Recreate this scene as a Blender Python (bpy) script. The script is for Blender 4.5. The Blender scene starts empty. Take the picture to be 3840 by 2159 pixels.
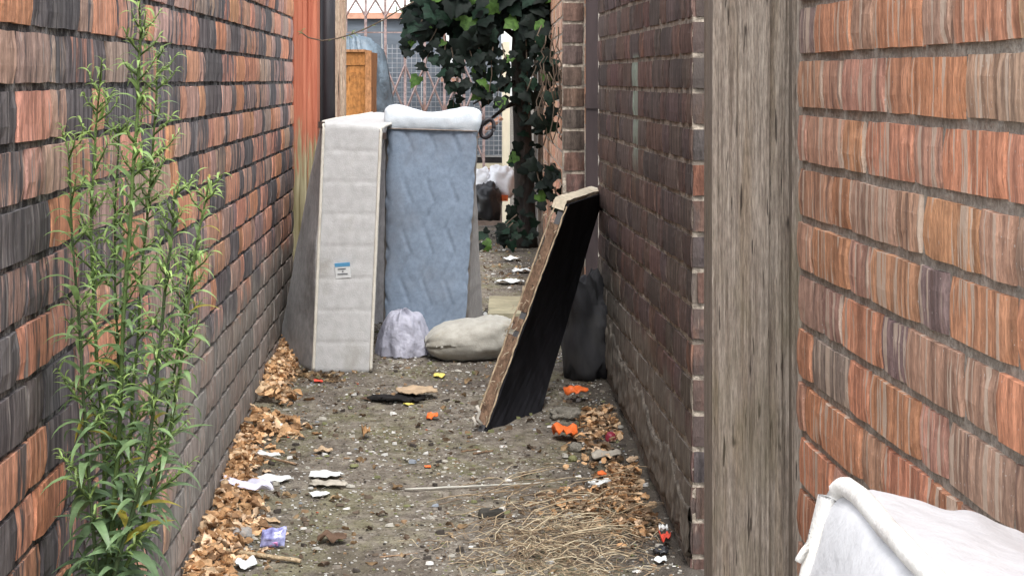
import bpy, bmesh, math, random
from mathutils import Vector, Matrix, noise as mnoise
R = random.Random(7)
SC = bpy.context.scene
COL = SC.collection

# ------------------------------------------------------------------ camera
F = 7600.0            # focal length in photo pixels (3840 wide)
HY = 300.0            # horizon row of the photo
CH = 1.10             # camera height
cam_d = bpy.data.cameras.new('camera')
cam = bpy.data.objects.new('camera', cam_d); COL.objects.link(cam)
cam.location = (0, 0, CH); cam.rotation_euler = (math.radians(90), 0, 0)
cam_d.sensor_width = 36; cam_d.lens = 36 * F / 3840
cam_d.shift_y = -(1079.5 - HY) / 3840
cam_d.clip_start = 0.05; cam_d.clip_end = 500
SC.camera = cam
# ------------------------------------------------------------------ world, sun, exposure
SUN_EL, SUN_AZ = 58, 172       # degrees; azimuth clockwise from +Y, so the sun is behind the camera
w = bpy.data.worlds.new('World'); SC.world = w; w.use_nodes = True
wn = w.node_tree; bg = wn.nodes['Background']
sky = wn.nodes.new('ShaderNodeTexSky'); sky.sky_type = 'NISHITA'; sky.sun_disc = False
sky.sun_elevation = math.radians(SUN_EL); sky.sun_rotation = math.radians(SUN_AZ)
sky.dust_density = 1.5; sky.air_density = 1.0; sky.ozone_density = 1.0
hs = wn.nodes.new('ShaderNodeHueSaturation'); hs.inputs['Saturation'].default_value = 0.22
wn.links.new(sky.outputs[0], hs.inputs['Color']); wn.links.new(hs.outputs[0], bg.inputs['Color'])
bg.inputs['Strength'].default_value = 0.15
sd = bpy.data.lights.new('sun', 'SUN'); sd.energy = 1.0; sd.angle = math.radians(25); sd.color = (1.0, 0.97, 0.93)
sun = bpy.data.objects.new('sun', sd); COL.objects.link(sun)
_e, _a = math.radians(SUN_EL), math.radians(SUN_AZ)
_sd = Vector((math.sin(_a) * math.cos(_e), math.cos(_a) * math.cos(_e), math.sin(_e)))
sun.rotation_euler = _sd.to_track_quat('Z', 'Y').to_euler(); sun.location = _sd * 20
SC.view_settings.view_transform = 'Standard'; SC.view_settings.look = 'None'
SC.view_settings.exposure = 1.75; SC.view_settings.gamma = 1
SC.cycles.max_bounces = 8

# ------------------------------------------------------------------ geometry helpers
DROP = [(-6, 1.5), (0, 1.33), (1.5, 1.22), (2.75, 1.13), (4.24, 1.035), (5.2, .965), (6.2, .892), (7.0, .862), (8.0, .86), (9.5, .88), (13, .93), (20, .95), (80, 1.0)]
def drop(y):
    for (a, da), (b, db) in zip(DROP, DROP[1:]):
        if y <= b: return da + (db - da) * (y - a) / (b - a)
    return DROP[-1][1]
def gz(x, y):
    return CH - drop(y) + .006 * mnoise.noise((x * 3, y * 2.2, 0)) + .003 * mnoise.noise((x * 11, y * 9, 4))
K = 3840 / 2575.0
def P(dx, dy, y):                       # a point seen at (dx, dy) on the 2575-wide view, at distance y
    return Vector(((dx * K - 1920) / F * y, y, CH - (dy * K - HY) / F * y))
def G(dx, dy):                          # the ground point seen at (dx, dy)
    lo, hi = .5, 60.0
    for _ in range(40):
        m = (lo + hi) / 2
        if (dy * K - HY) / F * m > drop(m): hi = m
        else: lo = m
    x = (dx * K - 1920) / F * lo
    return Vector((x, lo, gz(x, lo)))
def ppm(y): return F / y / K            # view pixels (2575 scale) per metre at distance y
def lerp(a, b, t): return a + (b - a) * t
def nz(x, y=0, z=0): return mnoise.noise((x, y, z))

class MB:
    def __init__(s): s.v = []; s.f = []; s.m = []; s.c = []; s.cols = False
    def add(s, verts, faces, mi=0, col=None):
        o = len(s.v); s.v += [tuple(v) for v in verts]
        for i, f in enumerate(faces):
            s.f.append([a + o for a in f]); s.m.append(mi[i] if isinstance(mi, list) else mi)
        if col is not None: s.cols = True
        s.c += [col if col is not None else (1, 1, 1, 1)] * len(verts)
        return s
    def box(s, x0, x1, y0, y1, z0, z1, mi=0, col=None):
        v = [(x0, y0, z0), (x1, y0, z0), (x1, y1, z0), (x0, y1, z0), (x0, y0, z1), (x1, y0, z1), (x1, y1, z1), (x0, y1, z1)]
        return s.add(v, [(0, 3, 2, 1), (4, 5, 6, 7), (0, 1, 5, 4), (1, 2, 6, 5), (2, 3, 7, 6), (3, 0, 4, 7)], mi, col)
    def tube(s, pts, rad, n=6, mi=0, col=None):
        pts = [Vector(p) for p in pts]; rings = []
        for i, p in enumerate(pts):
            t = (pts[min(i + 1, len(pts) - 1)] - pts[max(i - 1, 0)])
            t = t.normalized() if t.length > 1e-9 else Vector((0, 0, 1))
            a = t.cross(Vector((0, 0, 1)) if abs(t.z) < .9 else Vector((1, 0, 0))).normalized(); b = t.cross(a)
            r = rad[i] if isinstance(rad, (list, tuple)) else rad
            rings.append([p + (a * math.cos(2 * math.pi * k / n) + b * math.sin(2 * math.pi * k / n)) * r for k in range(n)])
        v = [q for r in rings for q in r]
        f = [(i * n + k, i * n + (k + 1) % n, (i + 1) * n + (k + 1) % n, (i + 1) * n + k) for i in range(len(pts) - 1) for k in range(n)]
        f += [tuple(range(n - 1, -1, -1)), tuple(range((len(pts) - 1) * n, len(pts) * n))]
        return s.add(v, f, mi, col)
    def mesh(s, name, mats, smooth=False):
        me = bpy.data.meshes.new(name); me.from_pydata(s.v, [], s.f)
        for m in (mats if isinstance(mats, (list, tuple)) else [mats]): me.materials.append(m)
        me.polygons.foreach_set('material_index', s.m)
        if s.cols:
            at = me.color_attributes.new('bcol', 'FLOAT_COLOR', 'POINT')
            at.data.foreach_set('color', [c for q in s.c for c in q])
        if smooth: me.polygons.foreach_set('use_smooth', [True] * len(me.polygons))
        me.update(); return me
    def build(s, name, mats, parent=None, smooth=False):
        if parent is not None and parent.type == 'EMPTY' and not parent.get('_raw'):
            inv = parent.matrix_basis.inverted(); s.v = [tuple(inv @ Vector(v)) for v in s.v]
        elif parent is not None:
            g = parent.parent
            if g is not None: inv = g.matrix_basis.inverted(); s.v = [tuple(inv @ Vector(v)) for v in s.v]
        o = bpy.data.objects.new(name, s.mesh(name, mats, smooth)); COL.objects.link(o)
        if parent is not None: o.parent = parent
        return o
def tag(o, label, cat, group=None, kind=None):
    if label: o['label'] = label
    if cat: o['category'] = cat
    if group: o['group'] = group
    if kind: o['kind'] = kind
    return o
def thing(name, label, cat, loc=(0, 0, 0), rz=0, group=None):
    o = bpy.data.objects.new(name, None); COL.objects.link(o); o.empty_display_size = .05
    o.location = loc; o.rotation_euler = (0, 0, rz)
    o.matrix_basis = Matrix.Translation(loc) @ Matrix.Rotation(rz, 4, 'Z')
    return tag(o, label, cat, group)

# ------------------------------------------------------------------ material helpers
def M(name, rough=.9, spec=.25):
    m = bpy.data.materials.new(name); m.use_nodes = True
    b = m.node_tree.nodes['Principled BSDF']; b.inputs['Roughness'].default_value = rough
    b.inputs['Specular IOR Level'].default_value = spec
    return m, m.node_tree, b
def nd(nt, typ, ins=None, **props):
    n = nt.nodes.new('ShaderNode' + typ)
    for k, v in props.items(): setattr(n, k, v)
    for k, v in (ins or {}).items():
        if isinstance(v, bpy.types.NodeSocket): nt.links.new(v, n.inputs[k])
        else: n.inputs[k].default_value = v
    return n
def rgba(c): return (c[0], c[1], c[2], 1)
def mixc(nt, fac, a, b, mode='MIX'):
    n = nt.nodes.new('ShaderNodeMix'); n.data_type = 'RGBA'; n.blend_type = mode
    for i, v in ((0, fac), (6, a), (7, b)):
        if isinstance(v, bpy.types.NodeSocket): nt.links.new(v, n.inputs[i])
        else: n.inputs[i].default_value = rgba(v) if i else v
    return n.outputs[2]
def ma(nt, op, a, b=0.0, clamp=False):
    n = nt.nodes.new('ShaderNodeMath'); n.operation = op; n.use_clamp = clamp
    for i, v in ((0, a), (1, b)):
        if isinstance(v, bpy.types.NodeSocket): nt.links.new(v, n.inputs[i])
        else: n.inputs[i].default_value = v
    return n.outputs[0]
def ramp(nt, fac, lo, hi):
    n = nt.nodes.new('ShaderNodeMapRange'); n.interpolation_type = 'SMOOTHSTEP'
    nt.links.new(fac, n.inputs[0]); n.inputs[1].default_value = lo; n.inputs[2].default_value = hi
    return n.outputs[0]
def pos(nt, sc, obj=False):
    g = nt.nodes.new('ShaderNodeTexCoord').outputs['Object'] if obj else nt.nodes.new('ShaderNodeNewGeometry').outputs['Position']
    return nd(nt, 'Mapping', {'Vector': g, 'Scale': sc}).outputs[0]
def noi(nt, sc, detail=3, rough=.6, obj=False):
    return nd(nt, 'TexNoise', {'Vector': pos(nt, sc, obj), 'Scale': 1.0, 'Detail': detail, 'Roughness': rough}).outputs[0]
def bump(nt, b, h, dist=.004, st=1.0):
    nt.links.new(nd(nt, 'Bump', {'Height': h, 'Distance': dist, 'Strength': st}).outputs[0], b.inputs['Normal'])
def simple(name, col, rough=.85, var=.25, sc=(20, 20, 20), col2=None, spec=.25, bd=0.0, obj=False, dirt=None, dsc=(6, 6, 6), dlo=.5, dhi=.7):
    m, nt, b = M(name, rough, spec)
    n = noi(nt, sc, 4, .65, obj)
    c = mixc(nt, ramp(nt, n, .3, .7), [x * (1 - var) for x in col], col2 or [min(1, x * (1 + var)) for x in col])
    if dirt: c = mixc(nt, ma(nt, 'MULTIPLY', ramp(nt, noi(nt, dsc, 5, .7, obj), dlo, dhi), .85), c, dirt)
    nt.links.new(c, b.inputs['Base Color'])
    if bd: bump(nt, b, n, bd)
    return m
def two_sided(name, col, var=.3, trans=.35, rough=.55, src='obj', spec=.4):
    m, nt, b = M(name, rough, spec)
    if src == 'attr': c0 = nd(nt, 'Attribute', attribute_name='bcol').outputs['Color']
    elif src == 'obj': c0 = nd(nt, 'ObjectInfo').outputs['Color']
    else: c0 = None
    n = noi(nt, (45, 45, 45), 3)
    c = mixc(nt, ramp(nt, n, .3, .7), [1 - var] * 3, [1 + var] * 3)
    c = mixc(nt, 1.0, c, c0 if c0 is not None else col, 'MULTIPLY')
    nt.links.new(c, b.inputs['Base Color'])
    tr = nd(nt, 'BsdfTranslucent', {'Color': c})
    mx = nd(nt, 'MixShader', {0: trans, 1: b.outputs[0], 2: tr.outputs[0]})
    nt.links.new(mx.outputs[0], nt.nodes['Material Output'].inputs['Surface'])
    return m

# ------------------------------------------------------------------ bricks
def brick_mat(name, src, style):
    m, nt, b = M(name, .92, .2)
    s = nd(nt, 'ObjectInfo') if src == 'obj' else nd(nt, 'Attribute', attribute_name='bcol')
    c, al = s.outputs['Color'], s.outputs['Alpha']
    fine = noi(nt, (55, 55, 7), 3, .6)
    fine2 = noi(nt, (160, 160, 60), 3, .7)
    c = mixc(nt, 1.0, c, mixc(nt, ramp(nt, fine, .3, .7), (.60, .60, .60), (1.35, 1.33, 1.30)), 'MULTIPLY')
    c = mixc(nt, 1.0, c, mixc(nt, ramp(nt, fine2, .3, .7), (.8, .8, .8), (1.18, 1.18, 1.18)), 'MULTIPLY')
    if style == 'soot':
        k = ma(nt, 'ADD', noi(nt, (30, 30, 4.5), 5, .7), ma(nt, 'SUBTRACT', al, .5))
        k = ramp(nt, k, .5, .57)
        c = mixc(nt, ma(nt, 'MULTIPLY', k, .93), c, mixc(nt, ramp(nt, fine, .35, .75), (.065, .065, .072), (.20, .195, .20)))
        pale = ramp(nt, noi(nt, (80, 80, 5), 2, .5), .63, .70)
        c = mixc(nt, ma(nt, 'MULTIPLY', pale, .6), c, (.42, .385, .36))
        c = mixc(nt, ma(nt, 'MULTIPLY', ramp(nt, noi(nt, (120, 120, 4), 2, .5), .63, .68), .6), c, (.05, .045, .045))
        # cement wash: a splashed band low on the far half of the wall
        sp = nd(nt, 'SeparateXYZ', {0: nt.nodes.new('ShaderNodeNewGeometry').outputs['Position']})
        lim = ma(nt, 'ADD', sp.outputs[2], ma(nt, 'MULTIPLY', ma(nt, 'SUBTRACT', noi(nt, (9, 9, 9), 4), .5), .35))
        lo = ma(nt, 'SUBTRACT', 1.0, ramp(nt, lim, CH - .62, CH - .50))
        yy = ramp(nt, ma(nt, 'ADD', sp.outputs[1], ma(nt, 'MULTIPLY', noi(nt, (5, 5, 5), 3), 1.0)), 4.0, 4.6)
        wm = ma(nt, 'MULTIPLY', ma(nt, 'MULTIPLY', lo, yy), .86)
        c = mixc(nt, wm, c, mixc(nt, ramp(nt, noi(nt, (40, 40, 12), 4), .3, .7), (.18, .162, .145), (.36, .335, .30)))
    if style == 'comb':
        k = noi(nt, (62, 62, 2.6), 2, .5)
        k = ma(nt, 'ADD', k, ma(nt, 'MULTIPLY', ma(nt, 'SUBTRACT', noi(nt, (7, 7, 9), 2), .5), .3))
        c = mixc(nt, ma(nt, 'MULTIPLY', ramp(nt, k, .565, .60), .8), c, (.62, .50, .40))
        k2 = noi(nt, (70, 70, 2.5), 2, .5)
        c = mixc(nt, ma(nt, 'MULTIPLY', ramp(nt, ma(nt, 'ADD', k2, ma(nt, 'SUBTRACT', al, .5)), .54, .64), .6), c, (.155, .10, .085))
        sp = ramp(nt, noi(nt, (300, 300, 190), 1), .72, .78)
        c = mixc(nt, ma(nt, 'MULTIPLY', sp, .7), c, (.72, .68, .64))
    if style == 'dark':
        k = ramp(nt, ma(nt, 'ADD', noi(nt, (18, 18, 5), 4, .7), ma(nt, 'SUBTRACT', al, .5)), .48, .62)
        c = mixc(nt, ma(nt, 'MULTIPLY', k, .8), c, (.075, .06, .055))
        k2 = ramp(nt, noi(nt, (80, 80, 10), 3, .6), .66, .74)
        c = mixc(nt, ma(nt, 'MULTIPLY', k2, .55), c, (.33, .26, .21))
        sp = nd(nt, 'SeparateXYZ', {0: nt.nodes.new('ShaderNodeNewGeometry').outputs['Position']})
        lim = ma(nt, 'ADD', ma(nt, 'SUBTRACT', sp.outputs[2], ma(nt, 'MULTIPLY', sp.outputs[1], .075)), ma(nt, 'MULTIPLY', ma(nt, 'SUBTRACT', noi(nt, (8, 8, 8), 4), .5), .3))
        k3 = ma(nt, 'SUBTRACT', 1.0, ramp(nt, lim, CH - 1.08, CH - .98))
        k3 = ma(nt, 'MULTIPLY', k3, ma(nt, 'SUBTRACT', 1.0, ramp(nt, sp.outputs[1], 6.9, 7.0)))
        k3 = ma(nt, 'MULTIPLY', k3, ramp(nt, sp.outputs[1], 4.252, 4.27))
        c = mixc(nt, ma(nt, 'MULTIPLY', k3, .85), c, mixc(nt, ramp(nt, noi(nt, (45, 45, 9), 4), .3, .7), (.13, .113, .095), (.26, .235, .20)))
        # a run of pale green paint
        sp = nd(nt, 'SeparateXYZ', {0: nt.nodes.new('ShaderNodeNewGeometry').outputs['Position']})
        yy = ma(nt, 'ABSOLUTE', ma(nt, 'SUBTRACT', sp.outputs[1], ma(nt, 'ADD', 5.275, ma(nt, 'MULTIPLY', noi(nt, (9, 9, 9), 2), .05))))
        st = ma(nt, 'SUBTRACT', 1.0, ramp(nt, yy, .058, .074))
        zz = ramp(nt, ma(nt, 'ADD', sp.outputs[2], ma(nt, 'MULTIPLY', noi(nt, (70, 70, 25), 3), .16)), CH - .20, CH - .06)
        z2 = ma(nt, 'SUBTRACT', 1.0, ramp(nt, sp.outputs[2], CH + .05, CH + .075))
        c = mixc(nt, ma(nt, 'MULTIPLY', ma(nt, 'MULTIPLY', st, .8), ma(nt, 'MULTIPLY', zz, z2)), c, (.33, .40, .33))
    nt.links.new(c, b.inputs['Base Color'])
    bump(nt, b, ma(nt, 'ADD', fine, ma(nt, 'MULTIPLY', fine2, .7)), .0035, 1.0)
    return m
def mortar_mat(name, a, bcol, dark=None, wash=False):
    m, nt, b = M(name, .95, .15)
    n = noi(nt, (90, 90, 90), 5, .75); n2 = noi(nt, (22, 22, 22), 3)
    c = mixc(nt, ramp(nt, n, .38, .66), a, bcol)
    if dark: c = mixc(nt, ramp(nt, n2, .45, .6), c, dark)
    if wash:
        sp = nd(nt, 'SeparateXYZ', {0: nt.nodes.new('ShaderNodeNewGeometry').outputs['Position']})
        k = ma(nt, 'MULTIPLY', ma(nt, 'SUBTRACT', 1.0, ramp(nt, sp.outputs[2], CH - .62, CH - .50)), ramp(nt, sp.outputs[1], 3.5, 4.1))
        c = mixc(nt, ma(nt, 'MULTIPLY', k, .75), c, (.20, .18, .155))
    nt.links.new(c, b.inputs['Base Color']); bump(nt, b, n, .008)
    return m

def brick_geo(L, H, seed, rough=1.0):
    r = random.Random(seed); nx, nzz = max(2, int(L / .04)), 3
    v, idx = [], {}
    sp = r.random() < .14
    for k in range(nzz + 1):
        for i in range(nx + 1):
            x, z = i / nx * L, k / nzz * H
            y = .0005 * r.uniform(-1, 1) * rough
            ex, ez = i in (0, nx), k in (0, nzz)
            if ex: x += (1 if i == 0 else -1) * r.uniform(0, .003) * rough; y += .0008
            if ez: z += (1 if k == 0 else -1) * r.uniform(0, .0025) * rough; y += .0008
            if ex and ez: y += .001 + .002 * r.random()
            if sp and not (ex or ez): y += r.uniform(.0005, .0018)
            idx[i, k] = len(v); v.append((x, y, z))
    f = [(idx[i, k], idx[i + 1, k], idx[i + 1, k + 1], idx[i, k + 1]) for k in range(nzz) for i in range(nx)]
    rim = [(i, 0) for i in range(nx)] + [(nx, k) for k in range(nzz)] + [(i, nzz) for i in range(nx, 0, -1)] + [(0, k) for k in range(nzz, 0, -1)]
    o = len(v)
    for (i, k) in rim: v.append((i / nx * L, .045, k / nzz * H))
    for q in range(len(rim)):
        q2 = (q + 1) % len(rim)
        f.append((idx[rim[q2]], idx[rim[q]], o + q, o + q2))
    return v, f
VARS = {}
def brick_wall(name, label, A, B, z0, z1, joint, pal, mats, mort, style_rough=1.0, limit=300, bond='flemish', course=.075, jt=.010, depth=.11, rec=.0045):
    """A, B in plan; the face lies left of B->A ... local x runs A->B, local +y goes into the wall."""
    A, B = Vector(A), Vector(B); d = B - A; Lw = d.length; ang = math.atan2(d.y, d.x)
    root = thing(name, label, 'wall', (A.x, A.y, z0), ang)
    mw = root.matrix_basis
    # mortar bed: rough recessed sheet plus body
    mb = MB(); st = .025; nx, nn = max(2, int(Lw / st)), int((z1 - z0) / st)
    v = []
    for k in range(nn + 1):
        for i in range(nx + 1):
            x, z = i / nx * Lw, k / nn * (z1 - z0)
            v.append(mw @ Vector((x, rec + .0016 * nz(x * 40 + A.x * 9, z * 40, A.y) + .0010 * R.uniform(-1, 1), z)))
    f = [(k * (nx + 1) + i, k * (nx + 1) + i + 1, (k + 1) * (nx + 1) + i + 1, (k + 1) * (nx + 1) + i) for k in range(nn) for i in range(nx)]
    mb.add(v, f)
    q = MB(); q.box(0.001, Lw - .001, .016, depth, 0, z1 - z0); mb.add([mw @ Vector(p) for p in q.v], q.f)
    mb.build('mortar_bed', mort, root)
    bl = []; H = course - jt
    k0 = math.floor((z0 - joint) / course)
    k = k0
    while joint + k * course + jt < z1:
        zb = joint + k * course + jt / 2
        x = -R.choice((0, .055, .11, .17)) if bond != 'stack' else 0; hd = (k % 2 == 0)
        x += R.uniform(-.012, .012)
        while x < Lw - .02:
            if bond == 'stack': L = Lw
            else: L = (.1025 if hd else .215) * R.uniform(.96, 1.03)
            hd = not hd
            xa, xb = max(x, 0.0), min(x + L, Lw)
            if xb - xa > .025 and zb > z0 - .05: bl.append((xa, zb, xb - xa))
            x += L + jt * R.uniform(.8, 1.3)
        k += 1
    def score(t):
        c = mw @ Vector((t[0] + t[2] / 2, 0, t[1] - z0 + H / 2))
        if c.y < .5: return -1
        px, py = 1920 + c.x / c.y * F, HY + (CH - c.z) / c.y * F
        if not (-60 < px < 3900 and -60 < py < 2220): return -1
        return t[2] * F * F / c.y ** 3
    sc = sorted(range(len(bl)), key=lambda i: -score(bl[i])); chosen = set(i for i in sc[:limit] if score(bl[i]) > 0)
    rest = MB()
    for i, (x, z, L) in enumerate(bl):
        col = pal(x / Lw, (z - z0), mw @ Vector((x, 0, z - z0)))
        Lq = round(L / .0215) * .0215 if L > .03 else L
        key = (round(Lq, 3), R.randrange(6), style_rough)
        if key not in VARS: VARS[key] = brick_geo(key[0], H, hash(key[:2]) & 0xffff, style_rough)
        gv, gf = VARS[key]; sx = L / key[0]; prot = R.uniform(-.0035, -.0005)
        if i in chosen:
            mk = (key, mats[0].name)
            if mk not in MESHES: MESHES[mk] = MB().add(gv, gf).mesh('brick', mats[0])
            o = bpy.data.objects.new('brick', MESHES[mk]); COL.objects.link(o); o.parent = root
            o.location = (x, prot, z - z0); o.scale = (sx, 1, 1)
            o.rotation_euler = (R.uniform(-.012, .012), R.uniform(-.007, .007), R.uniform(-.006, .006))
            o.color = col
        else:
            rest.add([mw @ Vector((x + p[0] * sx, p[1] + prot, z - z0 + p[2])) for p in gv], gf, 0, col)
    if rest.v:
        tag(rest.build('bricks', mats[1], root), None, None, kind='stuff')
    return root
MESHES = {}
def jit(c, j=.12):
    g = R.uniform(1 - j, 1 + j)
    return tuple(max(.01, x * g * R.uniform(.94, 1.06)) for x in c)

# ------------------------------------------------------------------ ground
def ground_mat():
    m, nt, b = M('ground_dirt', .93, .25)
    n1 = noi(nt, (2.2, 1.6, 2), 4, .6); n2 = noi(nt, (26, 22, 20), 5, .7); n3 = noi(nt, (120, 110, 110), 3, .7); n4 = noi(nt, (5, 4, 4), 5, .65)
    c = mixc(nt, ramp(nt, n2, .3, .7), (.12, .10, .08), (.31, .275, .225))
    c = mixc(nt, ma(nt, 'MULTIPLY', ramp(nt, n4, .45, .62), .62), c, mixc(nt, ramp(nt, n2, .3, .7), (.135, .13, .065), (.25, .235, .13)))
    c = mixc(nt, ma(nt, 'MULTIPLY', ramp(nt, n1, .52, .66), .6), c, (.095, .075, .062))
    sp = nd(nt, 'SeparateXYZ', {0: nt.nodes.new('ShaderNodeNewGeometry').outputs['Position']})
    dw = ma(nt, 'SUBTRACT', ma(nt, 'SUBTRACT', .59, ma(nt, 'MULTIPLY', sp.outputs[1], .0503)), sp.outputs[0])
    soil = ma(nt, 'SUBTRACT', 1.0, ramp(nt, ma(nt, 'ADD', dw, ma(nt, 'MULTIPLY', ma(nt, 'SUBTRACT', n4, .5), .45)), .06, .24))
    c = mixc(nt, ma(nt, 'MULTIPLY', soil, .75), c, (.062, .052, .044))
    c = mixc(nt, ramp(nt, n3, .58, .66), c, (.055, .047, .04))
    c = mixc(nt, ramp(nt, noi(nt, (75, 75, 75), 2), .66, .7), c, (.42, .40, .36))
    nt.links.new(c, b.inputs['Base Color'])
    bump(nt, b, ma(nt, 'ADD', n2, ma(nt, 'MULTIPLY', n3, .6)), .02)
    return m
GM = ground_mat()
def axis(fine0, fine1, st, outer):
    a = [o for o in outer if o < fine0]
    n = int((fine1 - fine0) / st); a += [fine0 + (fine1 - fine0) * i / n for i in range(n + 1)]
    return a + [o for o in outer if o > fine1]
xs = axis(-.95, .75, .016, [-40, -15, -6, -3, -1.5, 1.2, 2, 4, 8, 20, 40])
ys = axis(3.6, 8.2, .022, [-6, -3, -1, 0, .75, 1.5, 2, 2.75, 3.2] + [8.4 + .2 * i for i in range(28)] + [14.5, 16, 20, 30, 50, 80])
gmb = MB()
def gdisp(x, y):
    h = gz(x, y)
    if 3 < y < 9:
        h += .004 * nz(x * 30, y * 25, 2) + .0025 * nz(x * 70, y * 60, 5)
        ex = min(abs(x - (-.0326 * y - .538)), abs(x - (-.0503 * y + .59)))
        if y < 7.2: h += .018 * math.exp(-(ex / .06) ** 2) * (.6 + .6 * nz(y * 3, x, 8))
    return h
gmb.add([(x, y, gdisp(x, y)) for y in ys for x in xs], [(j * len(xs) + i, j * len(xs) + i + 1, (j + 1) * len(xs) + i + 1, (j + 1) * len(xs) + i) for j in range(len(ys) - 1) for i in range(len(xs) - 1)])
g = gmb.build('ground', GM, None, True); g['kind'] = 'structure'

# ------------------------------------------------------------------ walls
LW = lambda y: -.0326 * y - .538
RW = lambda y: -.0503 * y + .59
NW = lambda y: -.056 * y + .564
def pal_left(u, h, p):
    t = R.random()
    cl = mnoise.noise((p.y * 1.6, p.z * 2.4, 3)) * .5
    base = (.58, .30, .21) if t < .45 else (.50, .32, .255) if t < .75 else (.41, .285, .245)
    near = max(0, min(1, (5.4 - p.y) / 2.2))
    a = R.uniform(.34, .60) + cl * .3 + (.10 * near if R.random() < .6 else -.05)
    if R.random() < .16 + .14 * near: a += .4
    if R.random() < .10: base = (.62, .30, .18); a = .1
    return (*jit(base), max(0, min(1, a)))
def pal_near(u, h, p):
    t = R.random()
    base = (.56, .275, .17) if t < .45 else (.52, .31, .22) if t < .72 else (.45, .29, .225) if t < .95 else (.30, .23, .21)
    return (*jit(base), R.uniform(.22, .50))
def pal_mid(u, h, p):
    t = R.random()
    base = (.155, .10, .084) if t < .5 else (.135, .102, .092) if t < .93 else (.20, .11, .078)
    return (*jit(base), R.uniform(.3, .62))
def pal_return(u, h, p):
    t = R.random()
    return (*jit((.19, .09, .058) if t < .2 else (.115, .072, .058) if t < .75 else (.065, .055, .053)), R.uniform(.4, .65))
def pal_pier(u, h, p): return (*jit((.12, .075, .06) if R.random() < .7 else (.09, .065, .058)), R.uniform(.2, .5))
def pal_peach(u, h, p): return (*jit((.52, .27, .17) if R.random() < .7 else (.42, .25, .18)), R.uniform(.2, .45))
SOOT = [brick_mat('sooty_brick', 'obj', 'soot'), brick_mat('sooty_brick_far', 'attr', 'soot')]
COMB = [brick_mat('combed_brick', 'obj', 'comb'), brick_mat('combed_brick_far', 'attr', 'comb')]
DARK = [brick_mat('brown_brick', 'obj', 'dark'), brick_mat('brown_brick_far', 'attr', 'dark')]
MS = mortar_mat('sooty_mortar', (.10, .098, .096), (.36, .35, .335), (.05, .049, .05), True)
MC = mortar_mat('grey_mortar', (.28, .25, .215), (.50, .455, .395))
MD = mortar_mat('pale_mortar', (.30, .255, .205), (.58, .50, .41), (.20, .17, .14))
TOP = CH + .95
wl = brick_wall('brick_wall', 'long soot blackened red brick wall behind the tall green weed', (LW(1.6), 1.6), (LW(7.15), 7.15), CH - 1.25, TOP, CH - .009, pal_left, SOOT, MS, 1.0, jt=.008, rec=.0045)
wn_ = brick_wall('brick_wall', 'orange combed brick wall with grey joints above the white foreground mattress', (NW(2.86), 2.86), (NW(.6), .6), CH - 1.35, TOP, CH + .031, pal_near, COMB, MC, .8, jt=.0105, rec=.0048)
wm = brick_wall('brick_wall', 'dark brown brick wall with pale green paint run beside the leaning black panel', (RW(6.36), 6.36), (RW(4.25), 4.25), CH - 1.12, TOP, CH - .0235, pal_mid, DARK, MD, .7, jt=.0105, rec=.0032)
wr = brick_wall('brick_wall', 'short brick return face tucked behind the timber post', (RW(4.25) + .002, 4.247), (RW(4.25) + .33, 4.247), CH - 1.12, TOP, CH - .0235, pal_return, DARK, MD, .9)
wp = brick_wall('brick_pier', 'narrow brown brick pier beside a dark painted shadow strip', (.178, 7.12), (.256, 7.12), CH - .95, TOP, CH - .024, pal_pier, DARK, MD, .8, bond='stack')
wf = brick_wall('brick_wall', 'peach brick garden wall with bare ivy stems beyond the pier', (.185, 12.2), (.238, 7.6), CH - 1.0, CH + .55, CH - .02, pal_peach, COMB, MC, .8)

# crumbling cement skirt along the foot of the brown wall
SKIRT = simple('cement_skirt', (.18, .16, .135), .95, .35, (45, 45, 9), bd=.008, dirt=(.08, .07, .06), dsc=(14, 14, 5), dlo=.52, dhi=.66)
def skirt():
    mb = MB(); n = 150; m = 16; v = []
    for i in range(n + 1):
        y = 6.35 - 2.10 * i / n; x = RW(y)
        zt = gz(x, y) + .14 + .05 * nz(y * 4, 1, 0) + .03 * nz(y * 17, 2, 0) + .02 * (y - 4.2)
        zb = gz(x, y) + .045 + .03 * nz(y * 9, 5, 0) + .022 * nz(y * 33, 6, 0)
        for k in range(m + 1):
            t = k / m; th = .004 + .005 * (1 - t) + .004 * nz(y * 22, t * 4, 3) + .002 * nz(y * 60, t * 9, 4)
            if k in (0, m): th = -.004
            v.append((x - max(th, -.004), y, lerp(zb, zt, t)))
    mb.add(v, [(i * (m + 1) + k, i * (m + 1) + k + 1, (i + 1) * (m + 1) + k + 1, (i + 1) * (m + 1) + k) for i in range(n) for k in range(m)])
    mb.build('cement_skirt', SKIRT, wm, True)
skirt()

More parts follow.
